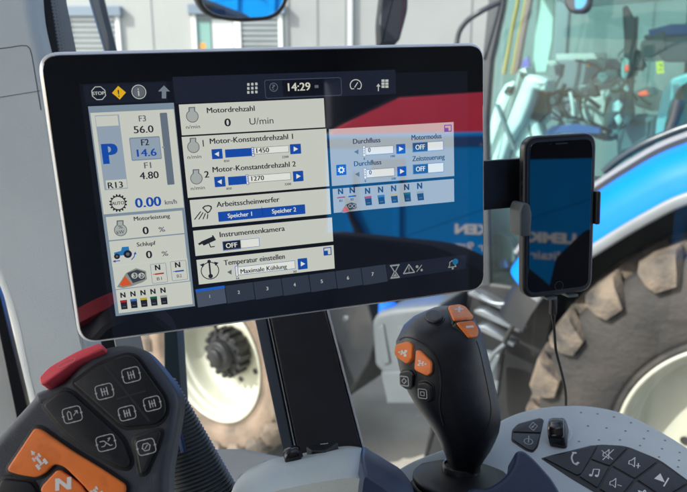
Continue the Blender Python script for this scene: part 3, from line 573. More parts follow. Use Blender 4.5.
# base: lathe about tilted axis
bc = P(461, 470, .551); bf = Frame(bc, RIGHT, (RIGHT * 0 - (-DOWN - FWD * .05).cross(RIGHT) * -1)); bf = Frame(bc, RIGHT, (-DOWN - FWD * .05).cross(RIGHT))
BASEM = mat('boot_rubber', (.007, .0075, .009), .48, var=.15, vscale=40, rvar=.06)
b = MB(); b.lathe([(.001, 0), (.0175, 0), (.022, -.0003), (.030, -.0015), (.040, -.004), (.0425, -.006), (.0428, -.0085), (.0415, -.0095), (.0415, -.011), (.0445, -.013), (.046, -.017), (.0445, -.020), (.044, -.022), (.048, -.025), (.049, -.030), (.047, -.034), (.047, -.06)], BASEM, 64); b.build('boot', JOY, M=bf.M, smooth=50)
b = MB(); b.lathe([(.001, .004), (.0142, .004), (.0148, .0055), (.0162, .0052), (.0170, .0035), (.0172, -.004)], mat('collar', (.03, .032, .036), .25), 48); b.build('collar', JOY, M=bf.M, smooth=50)

# ================================================================== right console
CON = thing('side_console', 'light grey dimpled console panel curving along the lower right', 'console', cf.M)
arc = [(395, 470), (412, 460), (440, 449), (470, 437), (505, 417), (530, 408.5), (560, 404.5), (590, 405), (620, 411), (650, 424), (687, 446), (720, 470)]
outl = catmull(arc, 5, False) + [(745, 520), (700, 560), (420, 560), (330, 520)]
b = MB(cf); b.slabpx(outl, -.03, 0, .004, LGREY, 5); b.build('panel', CON)
b = MB(cf)
DIM = mat('dimple', (.20, .215, .235), .6)
for x, y in ((581, 412.6), (597.5, 414), (614, 417), (631, 422.8), (648, 431), (665, 440.5), (588, 426), (606.5, 428), (625.5, 431), (644, 438.6), (662, 448.8), (679.6, 452.5), (599, 440), (620, 440), (640, 445.6), (659, 457), (679, 460.4), (678, 467), (579, 441.5)):
    c = b.fr.uv(x, y); k = b.fr.sc(x, y)
    def ringp(r, z): return [(c[0] + r * k * math.cos(t / 10 * 6.283), c[1] + r * k * .8 * math.sin(t / 10 * 6.283), z) for t in range(10)]
    b.loft([ringp(1.3, .0002), ringp(.75, -.0004 + .0007), ringp(.4, .0001)], DIM, False, True)
b.build('dimples', CON)
def ckey(name, pts, rad, leg=None, h=.0014, m=None):
    b = MB(cf); uv = ccw(dedupe(b.q(rc(pts, rad)))); b.slab(uv, -.002, h, .0005, m or KEYBLK, 3)
    if leg: leg(b, h + .0001)
    return b.build(name, CON)
def L_(b, pts, w, z): b.stroke(pts, w, z, LEGENDW)
# black surrounds
b = MB(cf); b.slabpx(rc([(512, 430), (518, 424), (540, 418), (544, 420), (538, 447), (533, 453), (526, 451), (511, 441)], 2.5), -.002, .0004, .0002, RUBBER, 2)
b.slabpx(rc([(541, 458.5), (552, 455), (598, 444.5), (626, 446), (660, 460), (690, 482), (720, 510), (700, 560), (604, 498), (570, 478)], [1, 3, 8, 8, 8, 8, 2, 2, 8, 6]), -.002, .0004, .0002, RUBBER, 2); b.build('keypad_bed', CON)
ckey('round_key', [(514, 430.5), (519, 425), (540, 419), (543, 421), (541, 433.5), (513, 432.5)], 2, lambda b, z: (b.stroke([(533 + u, 427.4 + v) for u, v in ((-4, .5), (0, -4), (4.4, -.4), (.4, 4.2), (-4, .5))], .6, z, LEGEND), b.stroke([(531.5, 428.6), (535, 425.6)], .7, z, LEGEND), b.circ(532.6, 428, 1, z, LEGEND)))
ckey('round_key', [(512.8, 434), (540.6, 435), (537, 447), (533, 451.6), (527, 450), (512.5, 440)], 2, lambda b, z: (b.circ(528.4, 442.5, 4.6, z, LEGEND, .7, 24), b.stroke([(528.4, 443.5), (528.8, 437)], .9, z, LEGEND)))
CK = [([(543.5, 458.6), (553, 455.8), (592, 446), (597, 446.6), (581, 474.4), (577, 476)], [1, 3, 6, 2, 3, 4]),
      ([(598.6, 446.4), (612, 445.8), (627, 448.4), (609.5, 466.4), (591, 459.6)], 1.2),
      ([(590.4, 461.4), (608.6, 468), (597, 488.4), (579.4, 477)], 1.2),
      ([(629.4, 449.2), (644, 454.2), (656.6, 462.6), (634.8, 479), (612.4, 466.4)], 1.2),
      ([(611.4, 468.6), (633.6, 480.6), (618, 500), (599.4, 489.4)], 1.2),
      ([(659, 463.6), (673, 472.6), (687, 484), (664, 498), (637.4, 480.4)], 1.2),
      ([(636, 482.4), (662, 499.4), (648, 520), (620.6, 501)], 1.2),
      ([(689, 486), (712, 506), (690, 524), (666, 500)], 1.2)]
def legs(i):
    def f(b, z):
        if i == 0: b.stroke(catmull([(573, 454.6), (571.6, 459), (573.4, 464), (577, 466)], 4, False), 1.7, z, LEGENDW); b.stroke([(572.6, 454), (576, 454)], 2.4, z, LEGENDW); b.stroke([(575.6, 465.4), (578.4, 463.6)], 2.4, z, LEGENDW)
        if i in (1, 3, 4):
            x, y = ((607.6, 455.6), None, (None), (633.4, 463.6), (614.4, 484.4))[i] if i != 1 else (607.6, 455.6)
            b.stroke([(x - 4.4, y - 1.6), (x - 1.6, y - 2.4), (x + 1.4, y - 5), (x + .8, y + 4.4), (x - 2, y + 1.8), (x - 4.8, y + 1.6), (x - 4.4, y - 1.6)], .8, z, LEGENDW)
            if i == 1: b.stroke([(x - 6, y - 4), (x + 5, y + 5)], .8, z, LEGENDW); b.stroke([(x + 6, y - 5), (x - 5, y + 5.4)], .8, z, LEGENDW)
            if i == 3: b.stroke([(x + 2.6, y + 3), (x + 6.6, y + 3.6)], 1, z, LEGENDW); b.stroke([(x + 4.8, y + .8), (x + 4.4, y + 5.6)], 1, z, LEGENDW)
            if i == 4: b.stroke([(x + 3, y + 1.6), (x + 7, y + 2.8)], 1, z, LEGENDW)
        if i == 2: b.circ(590.6, 476.4, 1.7, z, LEGENDW); b.circ(596.4, 477, 1.7, z, LEGENDW); b.stroke([(592, 476.4), (593.4, 470.4), (599.4, 470.6), (598, 477)], 1, z, LEGENDW)
        if i == 5: b.poly([(654, 479.8), (660.2, 474.4), (664.6, 483.6)], z, LEGENDW); b.stroke([(668.4, 479.2), (663.6, 487.4)], 1.3, z, LEGENDW)
        if i == 6: b.text('M', 640, 648, 496, 6, z, LEGENDW, .02)
    return f
for i, (p, r) in enumerate(CK): ckey('media_key', p, r, legs(i))
# thumb wheel: disc standing out of a slot
uvt = cf.uv(558.5, 434, .004); tw = cf.M @ Vector((uvt[0], uvt[1], .004)); wm = Frame(tw, cv(.45, .15, .8), -cv(.1, .95, -.1))
b = MB(); rib = []
for i in range(60):
    a = 2 * math.pi * i / 60; rib.append((.0150, .0150, .0149, .0145, .0149)[i % 5])
def wr(z, s): return [(rib[i] * s * math.cos(2 * math.pi * i / 60), rib[i] * s * math.sin(2 * math.pi * i / 60), z) for i in range(60)]
WH = thing('thumb_wheel', 'black ribbed thumb wheel set in the grey console beside two small keys', 'dial', wm.M)
b.loft([wr(-.0075, .82), wr(-.0065, .95), wr(-.004, 1), wr(.004, 1), wr(.0065, .95), wr(.0075, .82)], mat('wheel_black', (.01, .011, .013), .18, rvar=.05)); b.build('wheel', WH, M=wm.M, smooth=50)
b = MB(cf); b.slabpx([(560 + 12 * math.cos(t / 24 * 6.283), 433 + 11 * math.sin(t / 24 * 6.283)) for t in range(24)], -.002, .0009, .0008, LGREY, 3); b.build('wheel_surround', CON)
# navy cover piece on the console
nf = frame_cam(515, 470, .50, (.02, -.85, -1))
NC = thing('cover_panel', 'navy blue moulded cover with a pointed horn right of the joystick', 'cover', nf.M)
b = MB(nf); b.slabpx(catmull([(466, 492), (488, 487), (505, 476), (514, 462), (516, 452), (522, 449.5), (530, 454), (542, 466), (555, 482), (562, 500), (560, 540), (440, 540)], 5), -.03, 0, .0035, NAVY, 5); b.build('cover_shell', NC)

# ================================================================== central armrest
af = frame_cam(320, 475, .50, (0, -.95, -1))
ARM = thing('armrest_console', 'rounded light grey armrest end with two black switches below the touchscreen', 'armrest', af.M)
ARMG = mat('armrest_grey', (.56, .62, .61), .5, var=.06, vscale=20, bump=.5, bscale=1500, rvar=.05)
b = MB()
def armring(d, pts):
    out = []
    for x, y in catmull(pts, 5): out.append(tuple(P(x, y, d)))
    return out
r0 = [(236, 482), (262, 463), (290, 455), (330, 447.5), (350, 445.5), (366, 449), (384, 460), (402, 474), (412, 500), (400, 560), (300, 570), (230, 540)]
def scl(pts, k, dy): cx, cy = 325, 520; return [((x - cx) * k + cx, (y - cy) * k + cy + dy) for x, y in pts]
b.loft([armring(.60, scl(r0, .80, 0)), armring(.585, scl(r0, .93, 0)), armring(.56, scl(r0, 1.0, 0)), armring(.52, scl(r0, 1.01, 1)), armring(.47, scl(r0, 1.03, 6)), armring(.43, scl(r0, 1.05, 18)), armring(.39, scl(r0, 1.1, 40))], ARMG); SHELL = b.build('shell', ARM, smooth=60)
b = MB()
r1 = [(363, 447.4), (372, 452), (386, 460.5), (404, 473.5), (414, 500), (402, 565), (368, 565), (362, 500), (358, 478), (360, 460)]
def s2(pts, dy, k=1.0): return [((x - 385) * k + 385, y + dy) for x, y in pts]
b.loft([armring(.575, s2(r1, 1, .9)), armring(.55, s2(r1, -.5)), armring(.50, s2(r1, 0, 1.02)), armring(.45, s2(r1, 3, 1.03)), armring(.40, s2(r1, 10, 1.05)), armring(.372, s2(r1, 30, .9))], NAVY); b.build('side_cover', ARM, smooth=60)
def surf(o, px, py):
    bm = bmesh.new(); bm.from_mesh(o.data); bmesh.ops.recalc_face_normals(bm, faces=bm.faces); bm.transform(WORLD[o.name]); t = BVHTree.FromBMesh(bm); bm.free()
    hh = t.ray_cast(CAM, ray(px, py).normalized()); n = hh[1] if hh[1].dot(ray(px, py)) < 0 else -hh[1]; return hh[0], n
c_, n_ = surf(SHELL, 323, 452); n_ = (n_ + Vector((0, 0, 1.4))).normalized(); sf = Frame(c_, RIGHT - n_ * RIGHT.dot(n_), n_.cross(RIGHT - n_ * RIGHT.dot(n_)))
b = MB(sf); b.slabpx(rc([(306, 450.5), (320, 446), (335, 444.5), (339, 447), (326, 455.5), (312, 455)], 1.5), -.012, .0032, .0012, KEYBLK, 3); b.stroke([(321, 448.4), (328, 447.6)], 1.2, .0034, LEGENDW); b.build('rocker_switch', ARM)
c_, n_ = surf(SHELL, 294, 459); b = MB(); b.lathe([(.001, -.006), (.0058, -.006), (.0072, -.0045), (.0076, 0), (.0072, .0045), (.0058, .006), (.001, .006)], mat('wheel_black', (.01, .011, .013), .18), 30)
M_ = Frame(c_ + n_ * .002, cv(.1, .3, -.95), cv(.35, .9, .1)).M; b.build('scroll_wheel', ARM, M=M_, smooth=40)
# left dash ledge
df = frame_cam(200, 470, .62, (0, -.8, -1))
DL = thing('dash_ledge', 'pale grey ledge between the black bellows and the armrest', 'ledge', df.M)
b = MB(df); b.slabpx(catmull([(150, 462), (175, 454), (205, 449), (240, 448), (268, 453), (290, 462), (300, 500), (290, 560), (140, 560)], 5), -.02, 0, .004, mat('ledge_grey', (.34, .37, .38), .5, var=.06, vscale=20, bump=.4, bscale=1200), 5); b.build('ledge_shell', DL)
b = MB(df); b.stroke([(232, 486), (265, 462), (284, 458)], 1.2, .0003, SLATE); b.build('ledge_seam', DL)

# ================================================================== ribbed bellows
BEL = thing('ribbed_hose', 'dark ribbed bellows rising behind the hand controller', 'bellows', Matrix.Translation(P(195, 470, .5)))
b = MB(); rings = []; n = 36
HM = mat('bellows_rubber', (.018, .024, .030), .42, var=.15, vscale=30, rvar=.08)
for i in range(0, 261):
    t = i / 260; y = 384 + t * 180; cx = 156 + t * 66; w = (15 + t * 24); ph_ = i % 5; k = (1.0, 1.045, 1.06, 1.045, 1.0)[ph_]
    rr_ = w / F * .5 * k; c = P(cx, y, .50)
    tv = (P(224, 562, .5) - P(168, 372, .5)).normalized(); u = RIGHT - tv * RIGHT.dot(tv); u.normalize(); v = tv.cross(u)
    rings.append([tuple(c + u * rr_ * 1.25 * math.cos(2 * math.pi * j / n) + v * rr_ * math.sin(2 * math.pi * j / n)) for j in range(n)])
b.loft(rings, HM); b.build('bellows', BEL, smooth=60)
b = MB(); b.tube([P(176, 424, .485), P(180, 436, .480), P(184, 452, .478)], .0022, mat('blue_hose', (.006, .03, .10), .35), 8); b.build('blue_line', BEL)

# ================================================================== own cab
CABT = thing('tractor_cab', 'grey trimmed tractor cab interior around the touchscreen with roof and window pillars', 'cab')
FRIT = mat('frit_black', (.008, .009, .012), .3)
gf = frame_cam(20, 200, .62, (.12, -.10, -1))
b = MB(gf); R0 = [(31, -90), (34, 0), (46, 60), (66, 170), (84, 300), (100, 380), (108, 470)]; L0 = [(-80, -90), (-80, 0), (-70, 60), (-50, 170), (2, 300), (21, 380), (46, 470)]
R0 = catmull(R0, 6, False); L0 = catmull(L0, 6, False); prof_ = []
for (l, r_) in zip(L0, R0):
    l = Vector(b.fr.uv(*l)); r_ = Vector(b.fr.uv(*r_)); d_ = (r_ - l).normalized(); ring_ = [(*l, -.03)]
    for q in range(7): a_ = R(90) * q / 6; ring_.append((*(l + d_ * .010 * (1 - math.cos(a_))), -.010 + .010 * math.sin(a_)))
    for q in range(1, 8): ring_.append((*(l.lerp(r_, q / 8)), 0))
    for q in range(7): a_ = R(90) * q / 6; ring_.append((*(r_ - d_ * .012 * (1 - math.sin(a_))), -.012 + .012 * math.cos(a_)))
    ring_.append((*r_, -.03)); prof_.append(ring_)
b.loft(prof_, PGREY, False, False); b.build('pillar_trim', CABT, smooth=60)
b = MB(gf); b.stroke([(-8, 49.8), (8, 47.8), (22, 45.6), (27, 46), (30, 49), (32, 56), (36, 80), (41, 110)], .9, .0002, SLATE); b.stroke([(-10, 99), (40, 91)], .8, .0002, mat('seam_grey', (.12, .13, .15), .7)); b.build('trim_seam', CABT, smooth=0)
gf2 = frame_cam(50, 20, .72, (.35, -.1, -1))
b = MB(gf2); b.slabpx([(24, -90), (43, -90), (50, 0), (61, 70), (130, 420), (100, 420)], -.01, -.004, 0, FRIT); b.build('pillar_seal', CABT)
b = MB(gf2); b.slabpx([(43.2, -90), (60, -90), (66, 0), (80, 70), (160, 420), (130.4, 420), (61.2, 70), (50.2, 0)], -.008, -.0045, 0, mat('frit_grey', (.24, .265, .28), .35)); 
for i in range(46):
    y = -14 + i * 1.75; x = 49.5 + y * .165
    b.circ(x + (1.0 if i % 2 else 0), y, .95, -.0040, FRIT, None, 8)
    if i % 2: b.circ(x + 4.4, y, .55, -.0040, FRIT, None, 8); 
    else: b.circ(x + 7.4, y, .35, -.0040, FRIT, None, 8)
b.build('dotted_frit', CABT, smooth=0)
# lower door frame: black seal + pale outer strip at the far left
sf2 = frame_cam(10, 360, .70, (.3, -.1, -1))
b = MB(sf2); b.slabpx([(-14, 270), (-6, 270), (28, 410), (24, 430), (18, 425)], -.02, 0, .001, FRIT); b.build('door_seal', CABT)
b = MB(sf2); b.slabpx([(-120, 200), (-30, 200), (12, 400), (30, 470), (30, 560), (-120, 560)], -.04, -.025, .001, mat('white_panel', (.55, .58, .58), .5, var=.05)); b.build('door_panel', CABT)
# slim frame strip left of the front wheel
sf3 = frame_cam(176, 400, .75, (0, -.1, -1))
b = MB(sf3); b.slabpx([(163, 300), (176, 300), (182, 400), (184, 520), (166, 520)], -.03, 0, .002, mat('frame_teal', (.02, .04, .052), .4)); b.build('frame_strip', CABT)
# roof and floor, with unseen dark panels added to shape the glass reflections
ROOF = mat('roof_liner', (.62, .63, .64), .8, var=.1, vscale=6)
REFLDK = mat('reflection_dark', (.050, .060, .078), .7, var=.45, vscale=2.2)  # uneven dark tone painted to give reflections a hazy lifted black
b = MB(); b.slab([(-1.7, -.95), (.95, -.95), (.95, .16), (-.45, .16), (-.55, .92), (-1.7, .92)], 3.02, 3.12, 0, ROOF); b.build('roof', CABT, bevel=.02)  # unseen roof, overhung left and cut back to steer sun and skylight
b = MB(); b.box((-1.1, -.95, 1.25), (.78, -.88, 3.0), REFLDK); b.box((.78, -.95, 2.56), (.9, -.88, 3.0), REFLDK); b.build('reflection_backdrop', CABT)  # unseen dark panel added for the photographer's silhouette in the touchscreen reflection
b = MB(); b.box((-1.15, -.9, 1.15), (.95, 1.0, 1.25), mat('floor_grey', (.16, .17, .17), .8)); b.build('floor_mat', CABT)
b = MB(); b.box((.86, -.9, 2.50), (.93, .62, 3.0), REFLDK); b.box((.862, -.24, 2.45), (.928, .62, 2.51), REFLDK); b.build('reflection_header', CABT)  # unseen beams added to darken the tops of both reflections
b = MB(); b.slab(rc([(-.95, 1.25), (.02, 1.25), (.02, 1.95), (-.30, 2.10), (-.95, 2.06)], [0, 0, .1, .15, 0]), .80, .90, .02, REFLDK); b.build('reflection_sill', CABT, M=Matrix(((0, 0, 1, 0), (1, 0, 0, 0), (0, 1, 0, 0), (0, 0, 0, 1))))  # unseen panel added to darken the lower corner of the touchscreen reflection
# outward window pane of the cab, thin
WG = glassmat('cab_window_glass', (.93, .965, .955), 1.35, haze=.008)
b = MB(); a = Vector((-.95, .92, 0)); c = Vector((.95, .86, 0))
b.add([(-.98, .95, 1.3), (.98, .90, 1.3), (.98, .90, 3.0), (-.98, .95, 3.0)], [[0, 1, 2, 3]], WG); b.build('window_glass', CABT, smooth=0)

# ================================================================== exterior mirrors
CHR = mat('mirror_surface', (.85, .87, .88), .01, metal=1)
mo_ = P(240, -6, 1.35); mn = (RIGHT * 0 + (CAM - mo_).normalized() + (Vector((2.95, -4.0, 1.35)) - mo_).normalized()).normalized(); mex = Vector((0, 0, 1)).cross(mn); mf = Frame(mo_, mex, mn.cross(mex))
MR = thing('wing_mirror', 'rounded black exterior mirror at the top edge above the touchscreen', 'mirror', mf.M)
mo = rc([(184, -70), (292, -70), (289, 2), (280, 16), (268, 21), (240, 23), (214, 19), (203, 13), (196, 2)], [6, 6, 8, 8, 6, 14, 8, 6, 8])
b = MB(mf); b.slabpx(mo, -.05, -.002, .008, BLACKPL, 5); b.build('mirror_housing', MR)
mi_ = rc([(190, -66), (287, -66), (284, 2), (276, 13), (266, 17), (240, 18.5), (217, 15.5), (207, 10), (201, 1)], [4, 4, 8, 8, 6, 14, 8, 6, 8])
b = MB(mf); b.slabpx(mi_, -.006, -.0008, .0008, CHR, 2); b.build('mirror_glass', MR, smooth=20)
b = MB(); b.tube([mf.M @ Vector((0, .08, -.03)), mf.M @ Vector((.0, .35, -.05)), (0, .98, 2.98)], .012, BLACKPL, 10); b.build('mirror_arm', MR)
m2 = frame_cam(392, 15, 1.5, (.15, .05, -1))
M2 = thing('wing_mirror', 'narrow black exterior mirror seen nearly edge-on above the screen top', 'mirror', m2.M)
b = MB(m2); b.slabpx(rc([(388, -60), (410, -60), (408, 10), (400, 40), (394, 44), (380, 44), (379, 20)], [3, 3, 6, 6, 3, 2, 6]), -.05, 0, .006, mat('mirror_black2', (.016, .018, .024), .5), 4); b.build('mirror_housing', M2)
b = MB(m2); b.slabpx(rc([(402, 4), (406, -30), (406, 4), (401, 30), (398.5, 34), (399, 22)], 2), -.003, .0012, .0004, mat('mirror_reddened', (.09, .05, .055), .05, metal=1), 2); b.build('mirror_glass', M2, smooth=20)  # dull red reflection put into the mirror's tint
b = MB(); b.tube([m2.M @ Vector((0, .1, -.03)), (.16, .96, 2.98)], .01, BLACKPL, 8); b.build('mirror_arm', M2)
wf = frame_cam(102, 20, .98, (.2, -.1, -1))
WP = thing('wiper_blade', 'dark slanted blade with a blue edge in front of the left window', 'wiper', wf.M)
b = MB(wf); b.slabpx([(76, -50), (92, -50), (119, 60), (108, 60)], -.02, 0, .002, mat('blade_dark', (.03, .045, .065), .3)); b.build('blade', WP)
b = MB(wf); b.slabpx([(74, -50), (76, -50), (108, 60), (106.6, 60)], -.02, .001, 0, mat('blade_blue', (.03, .14, .34), .35)); b.build('blade_edge', WP)


# ================================================================== outside: the neighbouring tractor
AZ = -.955
h = Vector((math.sin(AZ), math.cos(AZ), 0)); inw = Vector((-h.y * -1, -h.x, 0)); inw = Vector((h.y, -h.x, 0))
TO = Vector((1.665, 2.215, 0))
TM = Matrix(((-h.x, inw.x, 0, TO.x), (-h.y, inw.y, 0, TO.y), (0, 0, 1, 0), (0, 0, 0, 1)))
def side(w): return Frame(TO + inw * w, -h, Vector((0, 0, 1)))
TR = thing('tractor', 'blue tractor parked alongside with cream wheel rims, muddy tyres and a glazed cab', 'tractor', TM)
BLUE = mat('tractor_blue_paint', (.0, .15, .66), .42, var=.04, vscale=3, ior=1.22, rvar=.05)
DPL = mat('tractor_black_plastic', (.006, .007, .009), .55, var=.25, vscale=8, dirt=(.018, .018, .018), dscale=5, dth=.6)
TYRE = mat('tyre_rubber', (.016, .016, .0165), .8, var=.35, vscale=8, bump=.6, bscale=40, dirt=(.040, .034, .029), dscale=5, dth=.44)
TYREF = mat('front_tyre_rubber', (.085, .065, .048), .85, var=.25, vscale=8, bump=.5, bscale=40, dirt=(.21, .15, .105), dscale=4, dth=.44)
LUGD = mat('tread_lug', (.035, .032, .029), .8, var=.35, vscale=14, bump=.8, bscale=60, dirt=(.155, .118, .085), dscale=9, dth=.42)
RIMC = mat('cream_rim', (.42, .42, .335), .38, var=.06, vscale=5, dirt=(.36, .33, .25), dscale=4, dth=.60, coat=.2)
HUBM = mat('hub_black', (.006, .007, .008), .5, var=.3, vscale=20, dirt=(.03, .03, .028), dscale=12, dth=.6)
CHROME = mat('step_aluminium', (.20, .22, .24), .42, metal=.8, var=.1, vscale=12)
DGREY = mat('tank_dark_grey', (.016, .019, .023), .5, var=.15, vscale=5, dirt=(.035, .035, .035), dscale=4, dth=.6)

def wheel(name, s, w, R_, W, rim_r, tmat, nl, hub_r, lugh, off=0, ph=0):
    M = Matrix.Translation((-s, w, R_ - .01)) @ Matrix.Rotation(R(90), 4, 'X')        # local Z = outward
    e = part_empty(name, TR, M)
    rb = R_ - lugh
    b = MB(); sw = rb - rim_r
    prof = [(rim_r - .01, -.05), (rim_r + .005, -.012), (rim_r + .02, .0), (rim_r + .04, -.004), (rim_r + .06, .012), (rim_r + sw * .35, .030), (rim_r + sw * .55, .034), (rim_r + sw * .72, .026), (rb - .055, .008), (rb - .02, -.02), (rb, -.07), (rb + .008, -W * .5), (rb, -W + .07), (rb - .05, -W - .01), (rim_r + sw * .5, -W - .03), (rim_r, -W + .03)]
    prof = catmull(prof, 4, False); b.lathe(prof, tmat, 96); t = b.build('tyre', e, M=Matrix(), local=True, smooth=60)
    b = MB()
    for i in range(nl):
        for sd in (0, 1):
            a0 = 2 * math.pi * (i + .5 * sd) / nl + ph; secs = []
            #   (z along axle from outer face, r base, r top, dtheta, half width)
            st = [(-W * .53, rb - .005, R_, .0, .024), (-W * .40, rb - .005, R_, .10, .026), (-W * .25, rb - .01, R_ - .002, .20, .036), (-.085, rb - .02, R_ - .006, .29, .056), (-.022, rb - .05, R_ - .016, .33, .074), (.020, rb - .09, R_ - .050, .345, .080), (.034, rb - .14, R_ - .105, .35, .070), (.030, rb - .18, R_ - .150, .35, .050)]
            for z, r1, r2, dt, hw in st:
                dt *= .8 * .95 / R_; zz = z if sd == 0 else -W - z; k = (1 if z > 0 else 0)
                th = a0 + dt * (1 if sd == 0 else 1)
                pts = []
                if z < -.03:
                    for (da, rr) in ((-hw * 1.25 / R_, r1), (-hw / R_, r2), (hw / R_, r2), (hw * 1.25 / R_, r1)): pts.append((rr * math.cos(th + da), rr * math.sin(th + da), zz))
                else:
                    push = .030; zo = (z + push * (1 if r2 > rb - .10 else .35)); zi = z - .05
                    zo, zi = (zo, zi) if sd == 0 else (-W - zo, -W - zi)
                    for (da, z_) in ((-hw * 1.25 / R_, zi), (-hw / R_, zo), (hw / R_, zo), (hw * 1.25 / R_, zi)): pts.append((r2 * math.cos(th + da), r2 * math.sin(th + da), z_))
                secs.append(pts)
            b.loft(secs, LUGD)
    # fine sidewall ribs
    for i in range(nl * 5):
        a = 2 * math.pi * i / (nl * 5); r1_, r2_ = rim_r + sw * .45, rim_r + sw * .58
        pts = lambda r_, d, z: (r_ * math.cos(a + d), r_ * math.sin(a + d), z)
        if (i // 7) % 3: b.loft([[pts(r1_, -.003, .03), pts(r1_, 0, .0355), pts(r1_, .003, .03)], [pts(r2_, -.003, .028), pts(r2_, 0, .0345), pts(r2_, .003, .028)]], tmat)
    o = b.build('tread', t, M=Matrix(), local=True, smooth=70, bevel=.010)
    b = MB(); r = rim_r
    b.lathe(catmull([(r + .012, .006), (r + .004, .012), (r - .006, .006), (r - .012, -.012), (r - .018, -.035), (r - .032, -.05), (r - .040, -.085), (r - .055, -.10), (r - .07, -.16), (r - .09, -.20), (r * .66, -.235), (r * .5, -.225), (hub_r * 1.2, -.215), (hub_r * .6, -.21)], 3, False), RIMC, 96, False, True)
    rim = b.build('rim', e, M=Matrix(), local=True, smooth=50)
    for i in range(8):
        b = MB(); a = 2 * math.pi * i / 8 + .2; rr_ = hub_r * 1.45; M3 = Matrix.Translation((rr_ * math.cos(a), rr_ * math.sin(a), -.222))
        b.add([M3 @ Vector((.022 * math.cos(q / 14 * 6.283), .022 * math.sin(q / 14 * 6.283), .004)) for q in range(14)], [list(range(14))], HUBM)
        b.build('rim_hole', rim, M=Matrix(), local=True)
    b = MB(); b.tube([(r * .80, .05, -.215), (r * .84, .055, -.185), (r * .87, .06, -.165)], .007, HUBM, 8); b.build('valve', rim, M=Matrix(), local=True)
    b = MB(); k = hub_r
    b.lathe([(k, -.22), (k, -.12), (k * .93, -.105), (k * .72, -.10), (k * .68, -.06), (k * .62, -.045), (k * .40, -.04), (k * .36, -.015), (k * .30, -.01), (.001, -.01)], HUBM, 48)
    for i in range(16):
        a = 2 * math.pi * i / 16; M3 = Matrix.Rotation(a, 4, 'Z'); b.box((k * .93, -.017, -.20), (k * 1.13, .017, -.095), HUBM, M3)
    for i in range(8):
        a = 2 * math.pi * (i + .5) / 8; M3 = Matrix.Rotation(a, 4, 'Z'); b.box((k * .76, -.012, -.11), (k * .86, .012, -.088), HUBM, M3)
    b.build('hub', e, M=Matrix(), local=True, smooth=35, bevel=.003)
    return e
wheel('rear_wheel', 0, 0, .965, .62, .53, TYRE, 22, .20, .06, ph=.10)
wheel('front_wheel', 3.05, -.107, .735, .52, .44, TYREF, 20, .155, .05)

def TS(name, w, px, z0, z1, bev, m, r=0, parent=TR, **kw):
    fr = side(w); b = MB(fr); b.slabpx(rc(px, r) if r else px, z0, z1, bev, m, 3); return b.build(name, parent, **kw)
# rear fender: swept arc
b = MB(); prof = [(.62, 1.232), (.30, 1.232), (.14, 1.222), (.05, 1.195), (.005, 1.145), (-.015, 1.09), (-.022, 1.06)]
lip = [(-.020, 1.062), (-.032, 1.060), (-.036, 1.050), (-.037, 1.026), (-.028, 1.016), (-.012, 1.018)]
inn = [(-.012, 1.019), (.0, 1.04), (.02, 1.12), (.08, 1.165), (.62, 1.195)]
FPATH = catmull([(1.06, 1.22), (1.035, 1.35), (.972, 1.50), (.86, 1.665), (.678, 1.832), (.516, 1.965), (.375, 2.058), (.15, 2.135), (-.15, 2.155), (-.5, 2.07), (-.8, 1.85), (-1.0, 1.5)], 6, False)
def sweep(pr, m, nm, i0=6, i1=0):
    b = MB(); rings = []; N = len(FPATH)
    for i in range(i0, N - i1):
        p = Vector(FPATH[i]); t = (Vector(FPATH[min(i + 1, N - 1)]) - Vector(FPATH[max(i - 1, 0)])).normalized(); nn = Vector((t.y, -t.x))
        if nn.dot(p - Vector((0, .9))) < 0: nn = -nn
        rings.append([(-(p.x + nn.x * (r - 1.06) * 1.1), w, p.y + nn.y * (r - 1.06) * 1.1) for w, r in pr])
    b.loft(rings, m, False, False, closed=False); return b
FEN = sweep(catmull(prof, 4, False), BLUE, 'x', 13).build('rear_fender', TR, M=Matrix(), local=True, smooth=60)
sweep(lip, mat('fender_edge_silver', (.17, .18, .19), .4, var=.1, vscale=6), 'x', 13).build('fender_edge', FEN, M=Matrix(), local=True, smooth=60)
sweep(inn, DPL, 'x').build('fender_liner', FEN, M=Matrix(), local=True, smooth=60)
sweep([(.185, 1.215), (.185, 1.245), (.20, 1.254), (.262, 1.254), (.275, 1.245), (.275, 1.215)], RUBBER, 'x', 14, 6).build('fender_seal', FEN, M=Matrix(), local=True, smooth=40)
sweep([(.190, 1.246), (.192, 1.262), (.21, 1.268), (.23, 1.254)], mat('seal_grey', (.20, .20, .21), .45), 'x', 14, 6).build('door_sill_trim', FEN, M=Matrix(), local=True, smooth=60)
b = MB(); b.box((-1.0, .625, .5), (1.1, .70, 2.02), DPL); b.build('inner_wheel_wall', TR, M=Matrix(), local=True)
# cab frame and panes
CABF = mat('cab_frame_dark', (.03, .035, .04), .4, var=.1)
TEALG = glassmat('tinted_glass', (.48, .76, .74), 1.3, haze=.02, hazecol=(.55, .80, .76))  # pale diffuse haze stands in for sky reflected on the pane
TS('cab_pillar', .30, [(494, -60), (514, -60), (503, 10), (492, 60), (487, 120), (491, 300), (482, 300), (478, 120), (483, 50)], -.05, 0, .01, CABF)
TS('cab_pillar', 1.9, [(562, -60), (574, -60), (566, 60), (556, 160), (546, 160), (553, 60)], -.05, 0, .01, mat('inner_pillar', (.10, .15, .16), .5))
TS('cab_pillar', 1.95, [(690, -60), (712, -60), (700, 160), (680, 160)], -.05, 0, .01, mat('inner_pillar', (.10, .15, .16), .5))
fr = side(.30); b = MB(fr); b.poly([(508, -80), (820, -80), (820, 150), (760, 128), (687, 143), (640, 158), (600, 183), (560, 215), (535, 250), (523, 300), (490, 300), (486, 120), (492, 55), (503, 5)], -.012, TEALG); b.build('door_glass', TR, smooth=0)
